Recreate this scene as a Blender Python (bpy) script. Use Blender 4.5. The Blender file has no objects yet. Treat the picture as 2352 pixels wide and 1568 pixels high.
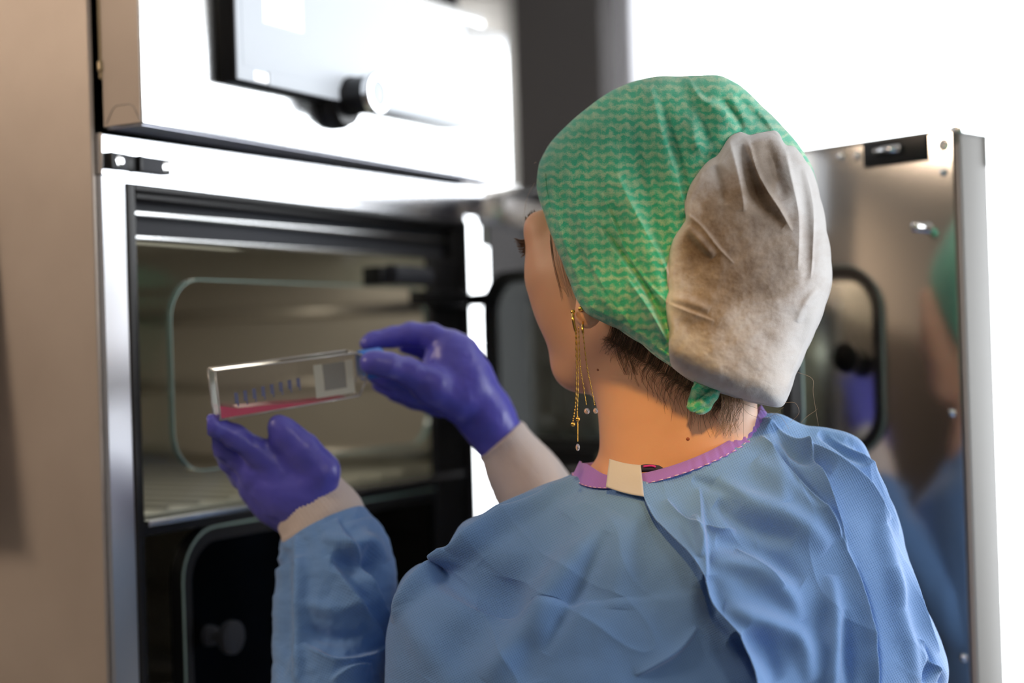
import bpy, bmesh, math, random
import numpy as np
from mathutils import Vector, Matrix, noise as mnoise

random.seed(7)
rng = np.random.default_rng(7)
scene = bpy.context.scene
COL = scene.collection

# ------------------------------------------------------------------ camera
FPX = 3600.0; ROLL = 0.031; PITCH = 0.0067; CAMH = 1.48
_f = np.array([0, math.cos(PITCH), math.sin(PITCH)])
_r0 = np.array([1.0, 0, 0]); _u0 = np.cross(_r0, _f)
_c, _s = math.cos(ROLL), math.sin(ROLL)
_R = _c*_r0 - _s*_u0; _U = _s*_r0 + _c*_u0
_C = np.array([0, 0, CAMH])
cam_data = bpy.data.cameras.new('camera')
cam = bpy.data.objects.new('camera', cam_data); COL.objects.link(cam)
cam.matrix_world = Matrix(((_R[0], _U[0], -_f[0], _C[0]), (_R[1], _U[1], -_f[1], _C[1]),
                           (_R[2], _U[2], -_f[2], _C[2]), (0, 0, 0, 1)))
cam_data.sensor_width = 36.0
cam_data.lens = FPX*36.0/2352
cam_data.clip_start = 0.05
cam_data.dof.use_dof = True
cam_data.dof.focus_distance = 1.19
cam_data.dof.aperture_fstop = 2.2
cam_data.dof.aperture_blades = 9
scene.camera = cam

# ------------------------------------------------------------------ view, world, lights
scene.view_settings.view_transform = 'Standard'
scene.view_settings.look = 'None'
scene.view_settings.gamma = 1.0
scene.view_settings.exposure = 0.0
scene.view_settings.use_curve_mapping = False
scene.cycles.use_denoising = True
scene.cycles.max_bounces = 10
scene.cycles.transparent_max_bounces = 16
scene.cycles.sample_clamp_indirect = 6.0
scene.cycles.caustics_reflective = False
scene.cycles.caustics_refractive = False

w = bpy.data.worlds.new('sky'); scene.world = w; w.use_nodes = True
bg = w.node_tree.nodes['Background']
bg.inputs[0].default_value = (0.93, 0.965, 1.0, 1); bg.inputs[1].default_value = 7.5

AN = math.radians(29.3)                    # the incubator row runs this far off the line of sight
uv_ = np.array([math.sin(AN), math.cos(AN), 0]); nv_ = np.array([math.cos(AN), -math.sin(AN), 0])
ORI = np.array([-0.32246522, 1.24879008, 0.0])
RZ = math.pi/2 - AN
def L2W(a, b, z): return ORI + uv_*a + nv_*b + np.array([0, 0, z])

# room extents in (a, b)
A0, A1, B0, B1, HC = -3.0, 3.3, -1.9, 3.7, 2.75
ISC = 1.08                                # true size of the incubator against its drawn local units
IORG = _C + (ORI-_C)*ISC

def area_light(name, loc, target, sx, sy, power, color, spread=math.pi):
    ld = bpy.data.lights.new(name, 'AREA'); ld.shape = 'RECTANGLE'; ld.size = sx; ld.size_y = sy
    ld.energy = power; ld.color = color; ld.spread = spread
    o = bpy.data.objects.new(name, ld); COL.objects.link(o); o.location = loc
    d = Vector(target) - Vector(loc)
    o.rotation_euler = d.to_track_quat('-Z', 'Y').to_euler()
    return o
SPOT = (-1.25, 1.05, 2.62)  # unseen spotlight, added to throw warm light on the neck
spl = bpy.data.lights.new('added_neck_spot_light', 'SPOT'); spl.energy = 170; spl.color = (1.0, .59, .17); spl.spot_size = math.radians(7.0); spl.spot_blend = .9; spl.shadow_soft_size = .075
spo = bpy.data.objects.new('added_neck_spot_light', spl); COL.objects.link(spo); spo.location = L2W(*SPOT)
SPT = np.array([.122, 1.19, 1.42])
spo.rotation_euler = (Vector(SPT)-spo.location).to_track_quat('-Z', 'Y').to_euler()
def portal(name, a, b, z, sx, sz, aim):
    o = area_light(name, L2W(a, b, z), L2W(a+aim[0], b+aim[1], z), sx, sz, 1, (1, 1, 1))
    o.data.cycles.is_portal = True
portal('window_portal', A1+0.1, 0.85, 1.36, 5.6, 2.5, (-1, 0))
portal('window_portal_right', 1.7, B1+.1, 1.8, 2.8, 1.7, (0, -1))
# warm ceiling lamps, behind and to the left of the photographer
lamp_spots = [(-1.5, -1.1, 0.6, 36, (1.0, 0.78, 0.58)), (-0.9, 2.6, 0.6, 13, (1.0, 0.84, 0.66)), (0.9, 1.9, 0.6, 4, (1.0, 0.93, 0.86))]
for i, (a, b, s, pw, colr) in enumerate(lamp_spots):
    area_light('lamp_light', L2W(a, b, HC-0.045), L2W(a, b, 0), s, s, pw, colr)

# ------------------------------------------------------------------ helpers
def P(px, py, Z):
    return _C + (_f + _R*((px-1176)/FPX) + _U*((784-py)/FPX))*Z
def K(px, py, Z):
    """point in the camera's metric axes (right, up, away)"""
    return np.array([(px-1176)/FPX*Z, (784-py)/FPX*Z, Z])
def K2W(v):
    v = np.asarray(v, float)
    return _C + v[..., 0:1]*_R + v[..., 1:2]*_U + v[..., 2:3]*_f
def Kpx(v):
    return 1176 + FPX*v[..., 0]/v[..., 2], 784 - FPX*v[..., 1]/v[..., 2]

def empty(name, loc, rz=0.0):
    o = bpy.data.objects.new(name, None); COL.objects.link(o)
    o.location = loc; o.rotation_euler = (0, 0, rz); o.empty_display_size = 0.1
    return o
def tag(o, label=None, cat=None, group=None, kind=None):
    if label: o['label'] = label
    if cat: o['category'] = cat
    if group: o['group'] = group
    if kind: o['kind'] = kind
    return o

class MB:
    def __init__(s): s.v = []; s.f = []; s.n = 0
    def add(s, v, f):
        v = np.asarray(v, float).reshape(-1, 3)
        s.v.append(v); s.f += [tuple(int(i)+s.n for i in q) for q in f]; s.n += len(v)
        return s
    def build(s, name, mat, parent=None, smooth=True, org=None, uv=None, auto=None):
        v = np.concatenate(s.v)
        if org is not None: v = v - np.asarray(org)
        me = bpy.data.meshes.new(name)
        me.from_pydata(v.tolist(), [], s.f); me.update()
        if smooth:
            me.polygons.foreach_set('use_smooth', [True]*len(me.polygons))
            if auto: me.set_sharp_from_angle(angle=math.radians(auto))
        if uv is not None:
            lay = me.uv_layers.new(name='UVMap')
            idx = np.empty(len(me.loops), dtype=np.int32); me.loops.foreach_get('vertex_index', idx)
            lay.data.foreach_set('uv', np.asarray(uv, dtype=np.float32)[idx].ravel())
        o = bpy.data.objects.new(name, me); COL.objects.link(o)
        if mat: me.materials.append(mat)
        if parent is not None: o.parent = parent
        return o

def box(mb, lo, hi, bev=0.0, fn=None):
    """axis aligned box (optionally with chamfered edges); fn maps local points"""
    lo = np.minimum(lo, hi).astype(float); hi2 = np.maximum(lo, hi).astype(float)
    bm = bmesh.new(); bmesh.ops.create_cube(bm, size=1.0)
    for v in bm.verts:
        for k in range(3): v.co[k] = (lo[k]+hi2[k])/2 + v.co[k]*(hi2[k]-lo[k])
    if bev > 0:
        bmesh.ops.bevel(bm, geom=list(bm.edges), offset=bev, segments=3, profile=0.5, affect='EDGES')
    bm.verts.index_update()
    V = np.array([v.co[:] for v in bm.verts]); Fc = [[v.index for v in f.verts] for f in bm.faces]
    bm.free()
    if fn is not None: V = fn(V)
    mb.add(V, Fc); return mb
def bx(a, b): return np.minimum(a, b), np.maximum(a, b)

def frames(pts):
    pts = np.asarray(pts, float); n = len(pts)
    t = np.gradient(pts, axis=0); t /= np.linalg.norm(t, axis=1)[:, None]+1e-12
    up = np.array([0, 0, 1.0]) if abs(t[0][2]) < 0.9 else np.array([1.0, 0, 0])
    a = np.cross(t[0], up); a /= np.linalg.norm(a); A = [a]
    for i in range(1, n):
        a = A[-1] - t[i]*np.dot(A[-1], t[i]); a /= np.linalg.norm(a)+1e-12; A.append(a)
    A = np.array(A); return t, A, np.cross(t, A)
def tube(mb, pts, r, seg=12, closed=False, caps=True):
    pts = np.asarray(pts, float); n = len(pts)
    r = np.broadcast_to(np.asarray(r, float), (n,))
    t, A, B = frames(pts)
    if closed:
        t = np.roll(pts, -1, 0)-np.roll(pts, 1, 0); t /= np.linalg.norm(t, axis=1)[:, None]
        ref = np.cross(pts[0]-pts.mean(0), t[0]); ref /= np.linalg.norm(ref)
        A = ref - t*(t@ref)[:, None]; A /= np.linalg.norm(A, axis=1)[:, None]; B = np.cross(t, A)
    ph = np.linspace(0, 2*np.pi, seg, endpoint=False)
    V = pts[:, None] + r[:, None, None]*(A[:, None]*np.cos(ph)[None, :, None] + B[:, None]*np.sin(ph)[None, :, None])
    Fc = []
    for i in range(n if closed else n-1):
        j = (i+1) % n
        for k in range(seg):
            l = (k+1) % seg
            Fc.append((i*seg+k, i*seg+l, j*seg+l, j*seg+k))
    if not closed and caps:
        Fc.append(tuple(range(seg-1, -1, -1))); Fc.append(tuple((n-1)*seg+k for k in range(seg)))
    mb.add(V, Fc); return mb
def lathe(mb, c, axis, prof, seg=32):
    """prof: list of (height along axis, radius)"""
    c = np.asarray(c, float); ax = np.asarray(axis, float); ax /= np.linalg.norm(ax)
    ref = np.array([0, 0, 1.0]) if abs(ax[2]) < 0.9 else np.array([1.0, 0, 0])
    A = np.cross(ax, ref); A /= np.linalg.norm(A); B = np.cross(ax, A)
    ph = np.linspace(0, 2*np.pi, seg, endpoint=False); V = []; Fc = []
    for h, r in prof:
        for p in ph: V.append(c + ax*h + max(r, 1e-5)*(A*math.cos(p)+B*math.sin(p)))
    for i in range(len(prof)-1):
        for k in range(seg):
            l = (k+1) % seg; Fc.append((i*seg+k, i*seg+l, (i+1)*seg+l, (i+1)*seg+k))
    Fc.append(tuple(range(seg-1, -1, -1))); Fc.append(tuple((len(prof)-1)*seg+k for k in range(seg)))
    mb.add(V, Fc); return mb
def rrect(x0, x1, z0, z1, r, n=8):
    out = []
    for cx, cz, s in ((x1-r, z1-r, 0), (x0+r, z1-r, 90), (x0+r, z0+r, 180), (x1-r, z0+r, 270)):
        for k in range(n+1):
            a = math.radians(s+90*k/n); out.append((cx+r*math.cos(a), cz+r*math.sin(a)))
    return out
def catmull(P_, n):
    P_ = np.asarray(P_, float); m = len(P_)
    t = np.linspace(0, m-1, n); i = np.clip(t.astype(int), 0, m-2); fr = (t-i)[:, None]
    p0 = P_[np.clip(i-1, 0, m-1)]; p1 = P_[i]; p2 = P_[i+1]; p3 = P_[np.clip(i+2, 0, m-1)]
    return 0.5*((2*p1)+(-p0+p2)*fr+(2*p0-5*p1+4*p2-p3)*fr**2+(-p0+3*p1-3*p2+p3)*fr**3)

# ------------------------------------------------------------------ materials
def nt(name):
    m = bpy.data.materials.new(name); m.use_nodes = True
    t = m.node_tree; b = t.nodes['Principled BSDF']; return m, t, b
def lk(t, a, b): t.links.new(a, b)
def node(t, ty, **kw):
    n = t.nodes.new(ty)
    for k, v in kw.items():
        if k in n.inputs: n.inputs[k].default_value = v
        else: setattr(n, k, v)
    return n
def mat(name, col, rough=0.5, metal=0.0, bump=None, var=0.0, vscale=20, sss=0.0, coat=0.0, spec=0.5, stretch=None, sheen=0, trans=0, emit=None):
    m, t, b = nt(name)
    b.inputs['Base Color'].default_value = (*col, 1); b.inputs['Roughness'].default_value = rough
    b.inputs['Metallic'].default_value = metal; b.inputs['Specular IOR Level'].default_value = spec
    b.inputs['Coat Weight'].default_value = coat; b.inputs['Transmission Weight'].default_value = trans
    if sheen: b.inputs['Sheen Weight'].default_value = sheen
    if sss:
        b.inputs['Subsurface Weight'].default_value = sss; b.inputs['Subsurface Radius'].default_value = (1, .35, .18); b.inputs['Subsurface Scale'].default_value = 0.006
    if emit: b.inputs['Emission Color'].default_value = (*emit[0], 1); b.inputs['Emission Strength'].default_value = emit[1]
    tc = node(t, 'ShaderNodeTexCoord'); mp = node(t, 'ShaderNodeMapping'); lk(t, tc.outputs['Object'], mp.inputs[0])
    if stretch: mp.inputs['Scale'].default_value = stretch
    nz = node(t, 'ShaderNodeTexNoise', Scale=vscale, Detail=4.0); lk(t, mp.outputs[0], nz.inputs['Vector'])
    if var:
        mx = node(t, 'ShaderNodeMix', data_type='RGBA'); lk(t, nz.outputs[0], mx.inputs[0])
        mx.inputs[6].default_value = (*[c*(1-var) for c in col], 1); mx.inputs[7].default_value = (*[min(1, c*(1+var)) for c in col], 1)
        lk(t, mx.outputs[2], b.inputs['Base Color'])
    if bump:
        bn = node(t, 'ShaderNodeBump', Strength=bump[0], Distance=bump[1]); lk(t, nz.outputs[0], bn.inputs['Height']); lk(t, bn.outputs[0], b.inputs['Normal'])
    return m
def thin_glass(name, tint=(1, 1, 1), refl=1.0, ior=1.5, rough=0.0):
    m, t, b = nt(name); t.nodes.remove(b); out = t.nodes['Material Output']
    tr = node(t, 'ShaderNodeBsdfTransparent'); tr.inputs[0].default_value = (*tint, 1)
    gl = node(t, 'ShaderNodeBsdfGlossy'); gl.inputs['Roughness'].default_value = rough
    fr = node(t, 'ShaderNodeFresnel', IOR=ior); ge = node(t, 'ShaderNodeNewGeometry')
    io = node(t, 'ShaderNodeMapRange'); io.inputs[3].default_value = ior; io.inputs[4].default_value = 1/ior
    lk(t, ge.outputs['Backfacing'], io.inputs[0])
    # the thin sheet reflects alike from either of its faces
    mi = node(t, 'ShaderNodeMath', operation='MULTIPLY'); mi.inputs[1].default_value = 1.0; lk(t, io.outputs[0], mi.inputs[0]); lk(t, mi.outputs[0], fr.inputs['IOR']); ml = node(t, 'ShaderNodeMath', operation='MULTIPLY'); ml.inputs[1].default_value = refl
    ml.use_clamp = True
    lk(t, fr.outputs[0], ml.inputs[0]); mx = node(t, 'ShaderNodeMixShader')
    lk(t, ml.outputs[0], mx.inputs[0]); lk(t, tr.outputs[0], mx.inputs[1]); lk(t, gl.outputs[0], mx.inputs[2]); lk(t, mx.outputs[0], out.inputs[0])
    return m

M_wall = mat('painted_wall', (.40, .36, .31), .8, bump=(.1, .002), vscale=60)
M_wallb = mat('painted_wall_brown', (.34, .27, .21), .8, bump=(.1, .002), vscale=60)
M_ceil = mat('ceiling_paint', (.50, .485, .46), .9)
M_floor = mat('lab_floor', (.20, .19, .18), .35, var=.15, vscale=3)
M_winframe = mat('window_frame_grey', (.62, .62, .66), .5)
M_dark_pillar = mat('pillar_dark_paint', (.075, .07, .07), .8, spec=.2)
M_steel = mat('brushed_steel', (.86, .87, .90), .17, 1.0)
M_satin = mat('satin_steel', (.86, .87, .88), .2, 1.0)
M_mirror = mat('polished_steel', (.52, .50, .48), .09, 1.0, bump=(.03, .0006), vscale=14, stretch=(1, 1, 2.5))
M_liner = mat('chamber_steel', (.70, .655, .57), .42, .6, bump=(.25, .0012), vscale=16, stretch=(.5, .5, 6))
M_black = mat('black_rubber', (.012, .012, .014), .42)
M_blackp = mat('black_plastic', (.014, .014, .016), .35, spec=.3)
M_greyp = mat('grey_plastic', (.075, .08, .095), .55, spec=.2)
M_chrome = mat('chrome', (.85, .85, .86), .08, 1.0)
M_screen = mat('pale_display', (.42, .46, .50), .35, spec=.15, emit=((.84, .90, 1.0), .44))
M_icon = mat('display_icon', (.95, .95, .95), .2, emit=((1, 1, 1), .9))
M_pinkglint = mat('pink_glint_glow', (.8, .2, .2), .3, emit=((1, .25, .22), 1.0))  # glow stands in for a pink reflection
M_glass = thin_glass('clear_glass', (.97, .99, .98), 1.0)
M_glassd = thin_glass('door_glass', (.93, .97, .96), 1.3)
M_winglass = thin_glass('window_glass', (1, 1, 1), .6)
M_gedge = mat('green_glass_edge', (.42, .60, .56), .15, coat=1.0, var=.2)
M_gold = mat('gold', (.86, .52, .12), .22, 1.0)
M_crystal = mat('crystal', (.95, .95, 1), .02, spec=1, trans=.85)
M_stand = mat('grey_stand', (.35, .35, .36), .4)

def side_mat():
    m, t, b = nt('side_steel_room_taupe')  # the brown room's reflection is put into the steel's taupe colour
    b.inputs['Roughness'].default_value = .42; b.inputs['Metallic'].default_value = .25
    tc = node(t, 'ShaderNodeTexCoord')
    n1 = node(t, 'ShaderNodeTexNoise', Scale=9.0, Detail=5.0); lk(t, tc.outputs['Object'], n1.inputs[0])
    cr = node(t, 'ShaderNodeValToRGB'); lk(t, n1.outputs[0], cr.inputs[0])
    cr.color_ramp.elements[0].position = .3; cr.color_ramp.elements[0].color = (.46, .395, .345, 1)
    cr.color_ramp.elements[1].position = .7; cr.color_ramp.elements[1].color = (.53, .46, .405, 1)
    lk(t, cr.outputs[0], b.inputs['Base Color'])
    mp = node(t, 'ShaderNodeMapping'); mp.inputs['Rotation'].default_value = (.8, 0, 0); lk(t, tc.outputs['Object'], mp.inputs[0])
    w1 = node(t, 'ShaderNodeTexWave', Scale=240.0, bands_direction='Y'); w2 = node(t, 'ShaderNodeTexWave', Scale=240.0, bands_direction='Z')
    lk(t, mp.outputs[0], w1.inputs[0]); lk(t, mp.outputs[0], w2.inputs[0])
    ad = node(t, 'ShaderNodeMath', operation='ADD'); lk(t, w1.outputs[1], ad.inputs[0]); lk(t, w2.outputs[1], ad.inputs[1])
    bn = node(t, 'ShaderNodeBump', Strength=.25, Distance=.0002); lk(t, ad.outputs[0], bn.inputs['Height']); lk(t, bn.outputs[0], b.inputs['Normal'])
    return m
M_side = side_mat()

def cloth_mat(name, col, col2, weave=700.0, rough=.75, bs=.5, var_scale=6, trans=0.12):
    m, t, b = nt(name)
    b.inputs['Roughness'].default_value = rough; b.inputs['Sheen Weight'].default_value = .35; b.inputs['Sheen Roughness'].default_value = .5
    b.inputs['Specular IOR Level'].default_value = .25
    uvn = node(t, 'ShaderNodeUVMap')
    mp = node(t, 'ShaderNodeMapping'); mp.inputs['Rotation'].default_value = (0, 0, .5); lk(t, uvn.outputs[0], mp.inputs[0])
    w1 = node(t, 'ShaderNodeTexWave', Scale=weave/6.2832*2, bands_direction='X'); w2 = node(t, 'ShaderNodeTexWave', Scale=weave/6.2832*2, bands_direction='Y')
    lk(t, mp.outputs[0], w1.inputs[0]); lk(t, mp.outputs[0], w2.inputs[0])
    ml = node(t, 'ShaderNodeMath', operation='MULTIPLY'); lk(t, w1.outputs[1], ml.inputs[0]); lk(t, w2.outputs[1], ml.inputs[1])
    nz = node(t, 'ShaderNodeTexNoise', Scale=var_scale, Detail=5.0); lk(t, uvn.outputs[0], nz.inputs[0])
    mx = node(t, 'ShaderNodeMix', data_type='RGBA'); lk(t, nz.outputs[0], mx.inputs[0])
    mx.inputs[6].default_value = (*col, 1); mx.inputs[7].default_value = (*col2, 1)
    m2 = node(t, 'ShaderNodeMix', data_type='RGBA', blend_type='MULTIPLY'); lk(t, mx.outputs[2], m2.inputs[6])
    cr = node(t, 'ShaderNodeValToRGB'); lk(t, ml.outputs[0], cr.inputs[0])
    cr.color_ramp.elements[0].color = (1, 1, 1, 1); cr.color_ramp.elements[1].color = (.72, .76, .82, 1)
    lk(t, cr.outputs[0], m2.inputs[7]); m2.inputs[0].default_value = bs
    lk(t, m2.outputs[2], b.inputs['Base Color'])
    bn = node(t, 'ShaderNodeBump', Strength=bs, Distance=.0003); bn.invert = True
    lk(t, ml.outputs[0], bn.inputs['Height']); lk(t, bn.outputs[0], b.inputs['Normal'])
    return m
M_gown = cloth_mat('gown_fabric', (.145, .30, .62), (.18, .35, .70), weave=560, bs=.7)
M_purple = cloth_mat('purple_binding', (.30, .14, .62), (.36, .19, .68), weave=1000, bs=.3)
M_cuff = cloth_mat('knit_cuff', (.70, .60, .56), (.78, .68, .64), weave=1100, bs=.45)
M_tape = mat('white_tape', (.56, .54, .56), .6, bump=(.2, .0003), vscale=600)
M_stitch = mat('stitch_thread', (.78, .55, .70), .7)
M_shirt = mat('dark_printed_shirt', (.03, .03, .06), .8)
M_pink = mat('pink_print', (.6, .03, .25), .8)
M_glove = mat('nitrile_glove', (.105, .102, .58), .34, bump=(.25, .0010), vscale=90, spec=.6, sheen=.1)
M_hair = mat('brown_hair', (.12, .065, .034), .5)
M_hairl = mat('light_hair', (.42, .28, .18), .45)
M_eye = mat('eye_white', (.85, .83, .8), .1)
M_lip = mat('lip', (.55, .2, .17), .4)
M_trouser = mat('white_trousers', (.6, .6, .62), .8)
M_shoe = mat('white_shoe', (.75, .75, .75), .5)

def skin_mat():
    m, t, b = nt('skin')
    b.inputs['Roughness'].default_value = .48; b.inputs['Subsurface Weight'].default_value = .25
    b.inputs['Subsurface Radius'].default_value = (1, .35, .2); b.inputs['Subsurface Scale'].default_value = .005
    tc = node(t, 'ShaderNodeTexCoord')
    n1 = node(t, 'ShaderNodeTexNoise', Scale=35.0, Detail=6.0); lk(t, tc.outputs['Object'], n1.inputs[0])
    mx = node(t, 'ShaderNodeMix', data_type='RGBA'); lk(t, n1.outputs[0], mx.inputs[0])
    mx.inputs[6].default_value = (.67, .36, .23, 1); mx.inputs[7].default_value = (.77, .45, .30, 1)
    lk(t, mx.outputs[2], b.inputs['Base Color'])
    n2 = node(t, 'ShaderNodeTexNoise', Scale=900.0, Detail=2.0); lk(t, tc.outputs['Object'], n2.inputs[0])
    bn = node(t, 'ShaderNodeBump', Strength=.12, Distance=.0004); lk(t, n2.outputs[0], bn.inputs['Height']); lk(t, bn.outputs[0], b.inputs['Normal'])
    return m
M_skin = skin_mat()
M_mole = mat('mole', (.28, .07, .03), .5)

def capgreen_mat():
    """green nonwoven with pale broken zigzag rows (uv in metres)"""
    m, t, b = nt('cap_green_nonwoven')
    b.inputs['Roughness'].default_value = .7; b.inputs['Sheen Weight'].default_value = .3; b.inputs['Specular IOR Level'].default_value = .3
    uvn = node(t, 'ShaderNodeUVMap'); sp = node(t, 'ShaderNodeSeparateXYZ'); lk(t, uvn.outputs[0], sp.inputs[0])
    n0 = node(t, 'ShaderNodeTexNoise', Scale=150.0, Detail=4.0); lk(t, uvn.outputs[0], n0.inputs[0])
    def M(op, x, y=None):
        q = node(t, 'ShaderNodeMath', operation=op); q.inputs[2].default_value = -.25
        for i, v in enumerate((x, y)):
            if v is None: continue
            if isinstance(v, (int, float)): q.inputs[i].default_value = v
            else: lk(t, v, q.inputs[i])
        return q.outputs[0]
    sx = M('MULTIPLY', M('SINE', M('MULTIPLY', sp.outputs[0], 6.2832/.0118)), .0011)
    yy = M('ADD', M('ADD', sp.outputs[1], sx), M('MULTIPLY', M('SUBTRACT', n0.outputs[0], .5), .0095))
    n4 = node(t, 'ShaderNodeTexNoise', Scale=75.0, Detail=3.0); lk(t, uvn.outputs[0], n4.inputs[0])
    band = M('MULTIPLY', M('SINE', M('MULTIPLY', yy, 6.2832/.0076)), M('MULTIPLY_ADD', n4.outputs[0], 2.2))
    blob = M('MULTIPLY', M('SINE', M('MULTIPLY', M('ADD', sp.outputs[0], M('MULTIPLY', n0.outputs[0], .006)), 6.2832/.0066)), .35)
    fac = M('ADD', M('MULTIPLY', M('ADD', band, blob), .42), .42)
    n3 = node(t, 'ShaderNodeTexNoise', Scale=900.0, Detail=2.0); lk(t, uvn.outputs[0], n3.inputs[0])
    fac = M('ADD', fac, M('MULTIPLY', M('SUBTRACT', n3.outputs[0], .5), 1.3))
    cr = node(t, 'ShaderNodeValToRGB'); lk(t, fac, cr.inputs[0])
    e = cr.color_ramp.elements
    e[0].position = .15; e[0].color = (.026, .45, .31, 1); e[1].position = 1.0; e[1].color = (.34, .60, .44, 1)
    # hair seen through the cloth where it lies against the head
    n1 = node(t, 'ShaderNodeTexNoise', Scale=22.0, Detail=4.0); lk(t, uvn.outputs[0], n1.inputs[0])
    c2 = node(t, 'ShaderNodeValToRGB'); lk(t, n1.outputs[0], c2.inputs[0])
    c2.color_ramp.elements[0].position = .42; c2.color_ramp.elements[0].color = (.66, .62, .50, 1)
    c2.color_ramp.elements[1].position = .62; c2.color_ramp.elements[1].color = (1.15, 1.0, .78, 1)
    mx = node(t, 'ShaderNodeMix', data_type='RGBA', blend_type='MULTIPLY'); mx.inputs[0].default_value = .6
    lk(t, cr.outputs[0], mx.inputs[6]); lk(t, c2.outputs[0], mx.inputs[7]); lk(t, mx.outputs[2], b.inputs['Base Color'])
    bn = node(t, 'ShaderNodeBump', Strength=.35, Distance=.0006); lk(t, fac, bn.inputs['Height']); lk(t, bn.outputs[0], b.inputs['Normal'])
    return m
M_capg = capgreen_mat()
def capwhite_mat():
    m, t, b = nt('cap_white_nonwoven')
    b.inputs['Roughness'].default_value = .65; b.inputs['Sheen Weight'].default_value = .4; b.inputs['Specular IOR Level'].default_value = .3
    uvn = node(t, 'ShaderNodeUVMap')
    n1 = node(t, 'ShaderNodeTexNoise', Scale=38.0, Detail=8.0, Roughness=.68); lk(t, uvn.outputs[0], n1.inputs[0])
    at = node(t, 'ShaderNodeAttribute', attribute_name='hair_contact')
    ad = node(t, 'ShaderNodeMath', operation='MULTIPLY_ADD'); ad.inputs[1].default_value = 1.0; lk(t, n1.outputs[0], ad.inputs[0]); 
    sb = node(t, 'ShaderNodeMath', operation='MULTIPLY_ADD'); sb.inputs[1].default_value = .55; sb.inputs[2].default_value = -.30; lk(t, at.outputs['Fac'], sb.inputs[0]); lk(t, sb.outputs[0], ad.inputs[2])
    cr = node(t, 'ShaderNodeValToRGB'); lk(t, ad.outputs[0], cr.inputs[0]); e = cr.color_ramp.elements
    e[0].position = .20; e[0].color = (.46, .45, .45, 1); e[1].position = .86; e[1].color = (.11, .072, .045, 1)
    k = e.new(.42); k.color = (.37, .335, .32, 1); k = e.new(.62); k.color = (.225, .175, .135, 1)
    lk(t, cr.outputs[0], b.inputs['Base Color'])
    n2 = node(t, 'ShaderNodeTexNoise', Scale=500.0, Detail=3.0, Distortion=2.0); lk(t, uvn.outputs[0], n2.inputs[0])
    bn = node(t, 'ShaderNodeBump', Strength=.3, Distance=.0005); lk(t, n2.outputs[0], bn.inputs['Height']); lk(t, bn.outputs[0], b.inputs['Normal'])
    return m
M_capw = capwhite_mat()
def curtain_mat():
    m, t, b = nt('sheer_curtain'); t.nodes.remove(b); out = t.nodes['Material Output']
    d = node(t, 'ShaderNodeBsdfDiffuse'); d.inputs[0].default_value = (.85, .8, .74, 1)
    s = node(t, 'ShaderNodeBsdfTranslucent'); s.inputs[0].default_value = (.66, .64, .61, 1)
    a = node(t, 'ShaderNodeMixShader'); a.inputs[0].default_value = .85; lk(t, d.outputs[0], a.inputs[1]); lk(t, s.outputs[0], a.inputs[2]); lk(t, a.outputs[0], out.inputs[0])
    return m
M_curtain = curtain_mat()
M_liquid = mat('pink_medium', (.95, .06, .25), .12, trans=.15, coat=1.0)
M_flabel = mat('frosted_panel', (.62, .64, .56), .5)
M_flabel2 = mat('grey_writing_field', (.30, .31, .29), .5)
M_mark = mat('blue_graduation_ink', (.16, .18, .34), .6)
M_bluecap = mat('blue_cap', (.01, .17, .72), .3)
def flask_mat():
    m, t, b = nt('clear_polystyrene'); t.nodes.remove(b); out = t.nodes['Material Output']
    tr = node(t, 'ShaderNodeBsdfTransparent'); tr.inputs[0].default_value = (.93, .92, .91, 1)
    gl = node(t, 'ShaderNodeBsdfGlossy'); gl.inputs['Roughness'].default_value = .06
    lw = node(t, 'ShaderNodeLayerWeight', Blend=.35); ml = node(t, 'ShaderNodeMath', operation='MULTIPLY_ADD'); ml.inputs[1].default_value = .65; ml.inputs[2].default_value = .05
    lk(t, lw.outputs['Fresnel'], ml.inputs[0]); mx = node(t, 'ShaderNodeMixShader')
    lk(t, ml.outputs[0], mx.inputs[0]); lk(t, tr.outputs[0], mx.inputs[1]); lk(t, gl.outputs[0], mx.inputs[2]); lk(t, mx.outputs[0], out.inputs[0])
    return m
M_flask = flask_mat()
M_flaskedge = mat('flask_edge', (.80, .80, .80), .12, trans=.5, coat=1)

# ------------------------------------------------------------------ the room
def room_box(name, a0, a1, b0, b1, z0, z1, m, parent=None, kind='structure', bev=0):
    mb = MB()
    box(mb, np.array([min(a0, a1), min(-b0, -b1), z0]), np.array([max(a0, a1), max(-b0, -b1), z1]), bev)
    o = mb.build(name, m, parent, smooth=False)
    if parent is None:
        o.location = ORI; o.rotation_euler = (0, 0, RZ)
        if kind: o['kind'] = kind
    return o
T = .12
room_box('floor', A0-T, A1+T, B0-T, B1+T, -T, 0, M_floor)
room_box('ceiling', A0-T, A1+T, B0-T, B1+T, HC, HC+T, M_ceil)
room_box('wall_left', A0-T, A1+T, B0-T, B0, 0, HC, M_wall)
room_box('wall_right', A0-T, .3, B1, B1+T, 0, HC, M_wall)
room_box('wall_right_sill', .3, A1+T, B1, B1+T, 0, .95, M_wall)
room_box('wall_right_header', .3, A1+T, B1, B1+T, 2.62, HC, M_wall)

room_box('wall_behind', A0-T, A0, B0, B1, 0, HC, M_wallb)
room_box('dark_block_left', A0+.56, 2.6, B0+.002, B0+.3, 0, 1.98, mat('dark_block_brown', (.05, .042, .036), .6))  # unseen dark block, added so the open door reflects dark
room_box('dark_block_behind', A0+.002, A0+.55, B0+.002, B1-.002, 0, 1.78, mat('dark_block_paint', (.035, .03, .03), .6))  # unseen dark block behind the camera, added to darken reflections
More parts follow.
